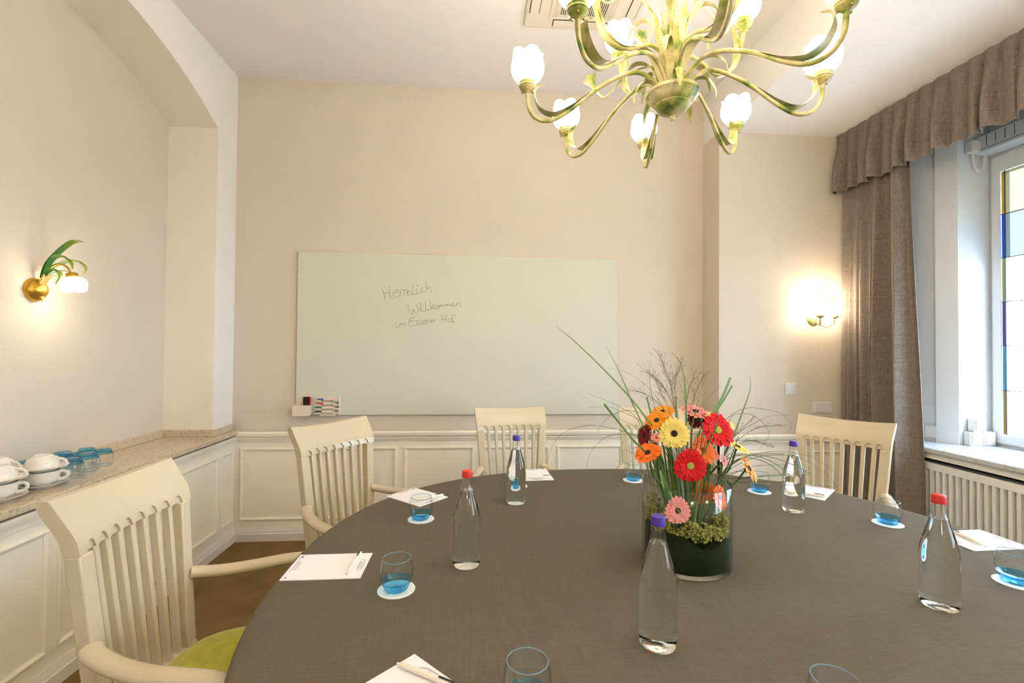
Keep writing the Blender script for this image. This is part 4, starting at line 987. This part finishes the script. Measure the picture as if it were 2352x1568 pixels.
def petal_mesh(L, w, droop, cupp):
    Pp = []
    for k in range(7):
        t = k/6; ww = w*math.sin(PI*(.12+.70*t))**.7*(1 if t < .99 else .62); z = droop*t*t + .10*L*t*(1-t)*2
        x = .16*L + (L*.84)*t
        Pp.append([(x, -ww, z+cupp*ww), (x, 0, z), (x, ww, z+cupp*ww)])
    m = MB(); m.grid(Pp); m.grid([[(a, b, c-.0009) for a, b, c in r] for r in Pp])
    o = 21
    for i in range(6):
        for j in (0, 2): m.f.append((i*3+j, (i+1)*3+j, o+(i+1)*3+j, o+i*3+j))
    m.f.append((18, 19, 20, o+20, o+19, o+18)); m.f.append((0, 1, 2, o+2, o+1, o))
    return m.mesh('petal', True, 70)
PM = {}
def gerbera(px_, py_, Y, rpx, nv, colr, disc, label, npet=19, droop=0.0):
    """px, py seen place; Y its depth; nv: facing (to the side, up, towards the viewer)"""
    c = at(px_, py_, 1, Y); R = rpx*(c-EYE).dot(FW)/FPX
    nrm = (RT*nv[0] + UP*nv[1] - FW*nv[2]).normalized()
    e = empty('gerbera', c); q = V(0, 0, 1).rotation_difference(nrm)
    e.rotation_mode = 'QUATERNION'; e.rotation_quaternion = q
    key = (colr, droop)
    if key not in PM:
        PM[key] = petal_mesh(1.0, .175, droop, .22); PM[key].materials.append(FM[colr])
        k2 = MB()
        for k in range(15):
            a = 2*PI*k/15; ca, sa = math.cos(a), math.sin(a)
            for t0, t1 in ((0, 1),):
                L, w = .60, .085
                pts_ = [(.14, -.03, .05), (.14, .03, .05), (L, w, .14), (L+.06, 0, .15), (L, -w, .14)]
                top = [(x*ca-y*sa, x*sa+y*ca, z) for x, y, z in pts_]; bot = [(x, y, z-.012) for x, y, z in top]
                k2.add(top+bot, [(0, 1, 2, 3, 4), (9, 8, 7, 6, 5)]+[(i, (i+1) % 5, 5+(i+1) % 5, 5+i) for i in range(5)])
        PM[key, 'in'] = k2.mesh('inner_petals', False); PM[key, 'in'].materials.append(FM[colr])
    for k in range(npet):
        o = obj('petal', PM[key], None, e); a = 2*PI*k/npet; j = 1+.06*math.sin(k*5.3)
        o.rotation_euler = (0, (.03 if k % 2 else -.06), a); o.scale = (R*j, R, R); o.location = (0, 0, .0015 if k % 2 else 0)
    o = obj('inner_petals', PM[key, 'in'], None, e); o.scale = (R, R, R)
    if disc not in PM:
        PM[disc] = MB().lathe([(.0, .10), (.10, .12), (.18, .13), (.215, .10), (.20, .05), (0, .03)], 20).mesh('disc', True, 60)
        PM[disc].materials.append({'dark': m_dark_c, 'yellow': m_yel_c, 'red': m_red_c}[disc])
    o = obj('disc', PM[disc], None, e); o.scale = (R, R, R)
    if 'sep' not in PM: PM['sep'] = MB().lathe([(.06, -.30), (.16, -.22), (.26, -.08), (.22, -.02), (0, -.015)], 16).mesh('calyx', True, 60); PM['sep'].materials.append(m_stem)
    o = obj('calyx', PM['sep'], None, e); o.scale = (R, R, R)
    # stem down into the vase
    foot = V(VX+(c.x-VX)*.30, VY+(c.y-VY)*.30+.0, vz+.07); d = c - nrm*.30*R
    mid = d - nrm*.035 + V(0, 0, -.03)
    rim = V(VX, VY, 0); hv = V(foot.x-VX+ (d.x-foot.x)*.45, foot.y-VY+(d.y-foot.y)*.45, 0)
    if hv.length > VR-.012: hv = hv.normalized()*(VR-.012)
    pts_ = [d + nrm*.004]
    if mid.z > vz+.10: pts_.append(mid)
    if d.z > vz+VH+.03: pts_.append(V(VX+hv.x, VY+hv.y, vz+VH-.01))
    pts_.append(foot); pts_ = spline(pts_, 6)
    st = MB().tube(pts_, .0028, 7).build('stem', m_stem, e); st.matrix_parent_inverse = (Matrix.Translation(c) @ q.to_matrix().to_4x4()).inverted()
    tag(e, label, 'flower', 'gerberas in the vase')
gerbera(1548, 995, 1.262, 35, (-.12, .12, 1), 'yellow', 'dark', 'pale yellow gerbera with a dark eye facing the room', 20)
gerbera(1648, 988, 1.268, 40, (.22, .45, .9), 'red', 'yellow', 'red gerbera with a yellow eye, upper of the two bright red ones', 20)
gerbera(1585, 1069, 1.240, 38, (-.05, .05, 1), 'red', 'yellow', 'red gerbera with a yellow eye, lower of the two bright red ones', 20)
gerbera(1522, 946, 1.43, 28, (-.30, .9, .30), 'amber', 'dark', 'amber gerbera seen edge-on at the back, uppermost on the left')
gerbera(1509, 966, 1.33, 30, (-.50, .75, .42), 'amber', 'dark', 'amber gerbera tilted sideways behind the pale yellow one')
gerbera(1481, 1000, 1.33, 27, (-.95, .25, .25), 'dark red', 'dark', 'dark red gerbera turned away at the left side of the bunch')
gerbera(1488, 1040, 1.27, 32, (-.45, .85, .40), 'orange', 'dark', 'orange gerbera tilted over the left rim of the vase')
gerbera(1597, 946, 1.42, 34, (.12, .9, .32), 'pink', 'dark', 'pink gerbera seen edge-on at the top of the bunch')
gerbera(1606, 962, 1.44, 28, (.05, .5, -.8), 'dark red', 'dark', 'dark red gerbera hidden below the edge-on pink one')
gerbera(1652, 966, 1.37, 34, (.32, .9, .30), 'yellow', 'dark', 'yellow gerbera seen edge-on behind the upper red one')
gerbera(1615, 1034, 1.30, 33, (.35, .40, .8), 'orange', 'red', 'orange gerbera with a reddish eye between the two red ones')
gerbera(1694, 1026, 1.33, 27, (.42, .9, .32), 'yellow', 'dark', 'small yellow gerbera seen edge-on right of the red ones')
gerbera(1719, 1076, 1.32, 33, (.72, .50, .52), 'amber', 'dark', 'amber gerbera hanging over the right rim of the vase')
gerbera(1617, 1130, 1.335, 28, (-.25, .35, .85), 'orange', 'red', 'orange gerbera inside the vase behind the glass, left one')
gerbera(1652, 1142, 1.275, 28, (.62, .25, .7), 'orange', 'dark', 'orange gerbera inside the vase against the right glass wall')
gerbera(1556, 1172, 1.258, 31, (.12, .15, 1), 'pink', 'dark', 'pink gerbera inside the vase just above the leaves')
gerbera(1508, 1006, 1.29, 13, (-.2, .5, .6), 'pink', 'red', 'tiny pink bloom left of the pale yellow gerbera', 12)
gerbera(1662, 1058, 1.30, 14, (.5, .3, .6), 'pink', 'red', 'tiny pink bloom right of the lower red gerbera', 12)
gerbera(1641, 1040, 1.34, 18, (.6, .5, .5), 'orange', 'red', 'small orange bloom below the upper red gerbera', 14)

# grasses
def zp(zx, zy): return (1200+zx/2.5295, 740+zy/2.5295)
def inside(p):
    d = V(p.x-VX, p.y-VY, 0)
    if p.z < vz+VH+.004 and d.length > VR-.010: d = d.normalized()*(VR-.010); p = V(VX+d.x, VY+d.y, p.z)
    return p
def blade(zpts, w, Y0, Y1, label, group, m=None, blunt=False, root=True, name='grass_strand'):
    """zpts from tip to root; Y0 depth at the tip, Y1 at the root"""
    n = len(zpts); pts_ = [at(*zp(*q_), 1, Y0+(Y1-Y0)*k/(n-1)) for k, q_ in enumerate(zpts)]
    if root:
        l = pts_[-1]; hv = V(l.x-VX, l.y-VY, 0)*.8
        if hv.length > VR-.02: hv = hv.normalized()*(VR-.02)
        pts_ += [V(VX+hv.x, VY+hv.y, vz+VH-.02), V(VX+hv.x*.6, VY+hv.y*.6, vz+.085)] if l.z > vz+VH else [V(VX+hv.x*.7, VY+hv.y*.7, vz+.085)]
    lp = [inside(p_) for p_ in spline(pts_, 6)]; n = len(lp)
    ww = [w*(1 if blunt else min(1, .12+(k/(n-1))*2.2)) for k in range(n)]
    if w > .0017: o = MB().ribbon(lp, ww, RT*.9+V(0, .3, 0), thick=.0004, cup=.2).build(name, m or m_blade, None, True, 60)
    else: o = MB().tube(lp, [max(.0004, x_) for x_ in ww], 5).build(name, m or m_thin, None, True, 80)
    tag(o, label, 'grass', group); return o
GB = 'broad grass blades in the vase'; GT = 'thin arching grass blades in the vase'
blade([(195,25),(280,90),(450,250),(620,430),(740,580),(850,720)], .0026, 1.28, 1.33, 'long broad grass blade reaching up left across the glass board', GB)
blade([(485,140),(545,250),(590,350),(640,470),(700,600),(760,740)], .0022, 1.30, 1.33, 'broad grass blade crossing the longest one on the left', GB)
blade([(475,475),(560,580),(650,690),(720,770)], .0030, 1.22, 1.28, 'cut broad grass blade sticking out low on the left', GB, blunt=True)
blade([(722,432),(745,520),(765,620)], .0032, 1.38, 1.37, 'short cut grass blade above the amber gerberas', GB, blunt=True)
blade([(893,430),(893,560),(895,660)], .0026, 1.38, 1.37, 'short upright cut grass blade behind the pale yellow gerbera', GB, blunt=True)
blade([(870,175),(920,240),(945,350),(950,480),(955,620)], .0032, 1.36, 1.36, 'tall upright grass blade in the middle of the bunch', GB)
blade([(1210,320),(1165,430),(1110,530),(1050,640)], .0046, 1.40, 1.37, 'widest cut grass blade leaning right above the red gerbera', GB, blunt=True)
blade([(1220,368),(1165,460),(1110,545),(1060,650)], .0034, 1.37, 1.36, 'cut grass blade close beside the widest one', GB, blunt=True)
blade([(1325,310),(1320,400),(1280,520),(1230,650),(1180,760)], .0034, 1.36, 1.36, 'pointed grass blade rising right of the red gerbera', GB)
blade([(1135,585),(1110,650),(1070,730),(1040,800)], .0032, 1.22, 1.26, 'short grass blade lying across the upper red gerbera', GB, blunt=True)
blade([(935,1145),(890,1100),(840,1030),(820,960),(800,860)], .0032, 1.232, 1.25, 'dark grass blade crossing the pink gerbera inside the vase', GB)
ARCS = [[(140,850),(170,730),(240,640),(370,600),(500,610),(640,650),(700,690)], [(372,850),(400,750),(480,670),(580,650),(680,690)], [(380,495),(500,490),(580,520),(660,560),(740,640)],
 [(430,645),(480,570),(560,520),(640,515),(720,580)], [(1530,645),(1568,600),(1500,530),(1380,500),(1290,500),(1200,550),(1130,660)], [(1555,538),(1440,545),(1340,590),(1260,640),(1180,740)],
 [(1380,730),(1430,670),(1425,620),(1370,560),(1290,530),(1200,580)], [(1975,1240),(1850,1130),(1700,1000),(1550,880),(1430,800),(1300,770),(1200,790),(1100,860)],
 [(1610,1360),(1665,1290),(1650,1150),(1590,1000),(1480,860),(1380,800),(1270,790),(1180,850)], [(1485,1310),(1497,1190),(1470,1080),(1400,950),(1300,870),(1200,880)],
 [(1920,1140),(1850,1010),(1720,910),(1580,830),(1430,780),(1300,780),(1180,860)], [(1820,880),(1740,810),(1640,770),(1500,750),(1380,760),(1250,800),(1150,890)],
 [(1510,1060),(1430,1010),(1330,950),(1220,940),(1150,970)], [(1305,1060),(1280,980),(1200,910)], [(1850,985),(1760,880),(1640,800),(1500,770),(1340,790),(1200,860)],
 [(1650,870),(1560,830),(1440,830),(1320,840),(1190,900)], [(375,410),(480,450),(580,500),(680,590)], [(500,265),(600,290),(700,350),(790,450),(850,600)], [(740,215),(738,300),(750,420),(780,560)],
 [(1150,370),(1080,440),(1010,520),(980,640)], [(640,395),(720,450),(800,540),(850,660)], [(560,560),(640,600),(720,700),(760,800)], [(1420,640),(1320,650),(1240,690),(1170,780)],
 [(1330,700),(1250,720),(1190,780),(1140,860)], [(600,740),(680,790),(750,860)], [(1060,315),(1030,420),(1000,540),(985,640)]]
for i, A in enumerate(ARCS):
    tipx = A[0][0]
    wl_ = .0012 if i in (7, 8, 10) else .0008
    blade(A, wl_, 1.30+.08*math.sin(i*2.1), 1.35, 'thin grass blade arching out of the vase to the right, towards the curtain-side bottle' if tipx > 1000 else 'thin grass blade arching out of the vase to the left, towards the glass board', GT + (' to the right' if tipx > 1000 else ' to the left'), name='grass_strand')
# airy seed plumes
PLU = [[(795,190),(830,280),(870,400),(900,560)], [(720,290),(800,350),(870,470),(905,600)], [(1000,300),(960,420),(945,600)], [(1050,310),(1000,430),(965,600)], [(640,395),(740,430),(830,520),(880,640)],
       [(760,300),(800,400),(850,500),(890,640)], [(1500,600),(1380,610),(1280,660),(1180,760)], [(1340,560),(1250,640),(1180,740)], [(1410,712),(1330,690),(1250,710),(1170,780)], [(920,250),(890,330),(890,450),(910,600)], [(860,330),(870,430),(900,600)]]
rp = random.Random(21)
for i, A in enumerate(PLU):
    right = A[0][0] > 1200
    n = len(A); pts_ = [at(*zp(*q_), 1, 1.36+(.0)*k) for k, q_ in enumerate(A)]
    l = pts_[-1]; hv = V(l.x-VX, l.y-VY, 0)*.8
    pts_ += [V(VX+hv.x, VY+hv.y, vz+VH-.02), V(VX+hv.x*.6, VY+hv.y*.6, vz+.085)]
    sp2 = [inside(p_) for p_ in spline(pts_, 8)]
    e = empty('grass_plume', sp2[-1]); tag(e, 'airy seed-head grass with dark spikelets leaning right from the vase' if right else 'airy seed-head grass standing upright above the flowers', 'grass', 'seed-head grasses leaning right' if right else 'upright seed-head grasses')
    part(MB().tube(sp2, [.0004]*4+[.0008]*(len(sp2)-4), 5), 'stalk', m_thin, e)
    br = MB()
    for j in range(1, 15):
        b0 = sp2[j]; t = (sp2[j]-sp2[j+1]).normalized()
        for k in range(2):
            v = (t + V(rp.uniform(-1, 1), rp.uniform(-1, 1), rp.uniform(-.4, .7))*(.45 if right else .75)).normalized()*rp.uniform(.012, .034)*(1.1 if not right else .8)
            br.tube([b0, b0+v*.5+V(0, 0, .001), b0+v], [.00035, .0003, .0003], 4)
            br.tube([b0+v, b0+v*1.1, b0+v*1.25], [.0003, .0010 if right else .0008, .0002], 5)
    part(br, 'spikelets', m_plume, e)

# green stems and leaves crowding the middle of the bunch
rg = random.Random(31)
for i in range(44):
    a = rg.uniform(0, 2*PI); r0_ = rg.uniform(.01, .075); r1_ = r0_*.9+rg.uniform(.01, .055); h = rg.uniform(.05, .17)
    tw = rg.uniform(-.5, .5)
    p0 = V(VX+r0_*.6*math.cos(a), VY+r0_*.6*math.sin(a), vz+.095); p1 = V(VX+r0_*math.cos(a), VY+r0_*math.sin(a), vz+VH*.75)
    p2 = V(VX+r1_*math.cos(a+tw*.5), VY+r1_*math.sin(a+tw*.5), vz+VH+h*.5); p3 = V(VX+(r1_+.02)*math.cos(a+tw), VY+(r1_+.02)*math.sin(a+tw), vz+VH+h)
    lp = spline([p3, p2, p1, p0], 6); n = len(lp)
    if i % 3: o = MB().tube(lp, [.0006+.0012*min(1, 3*k/n) for k in range(n)], 5).build('grass_strand', m_stem, None, True, 80)
    else: o = MB().ribbon(lp, [.0006+.0032*min(1, 3*k/n) for k in range(n)], V(-math.sin(a+1), math.cos(a+1), 0), thick=.0004, cup=.2).build('grass_strand', m_blade, None, True, 60)
    tag(o, 'short green strand standing among the flower stems in the vase', 'grass', 'short green strands among the flower stems')
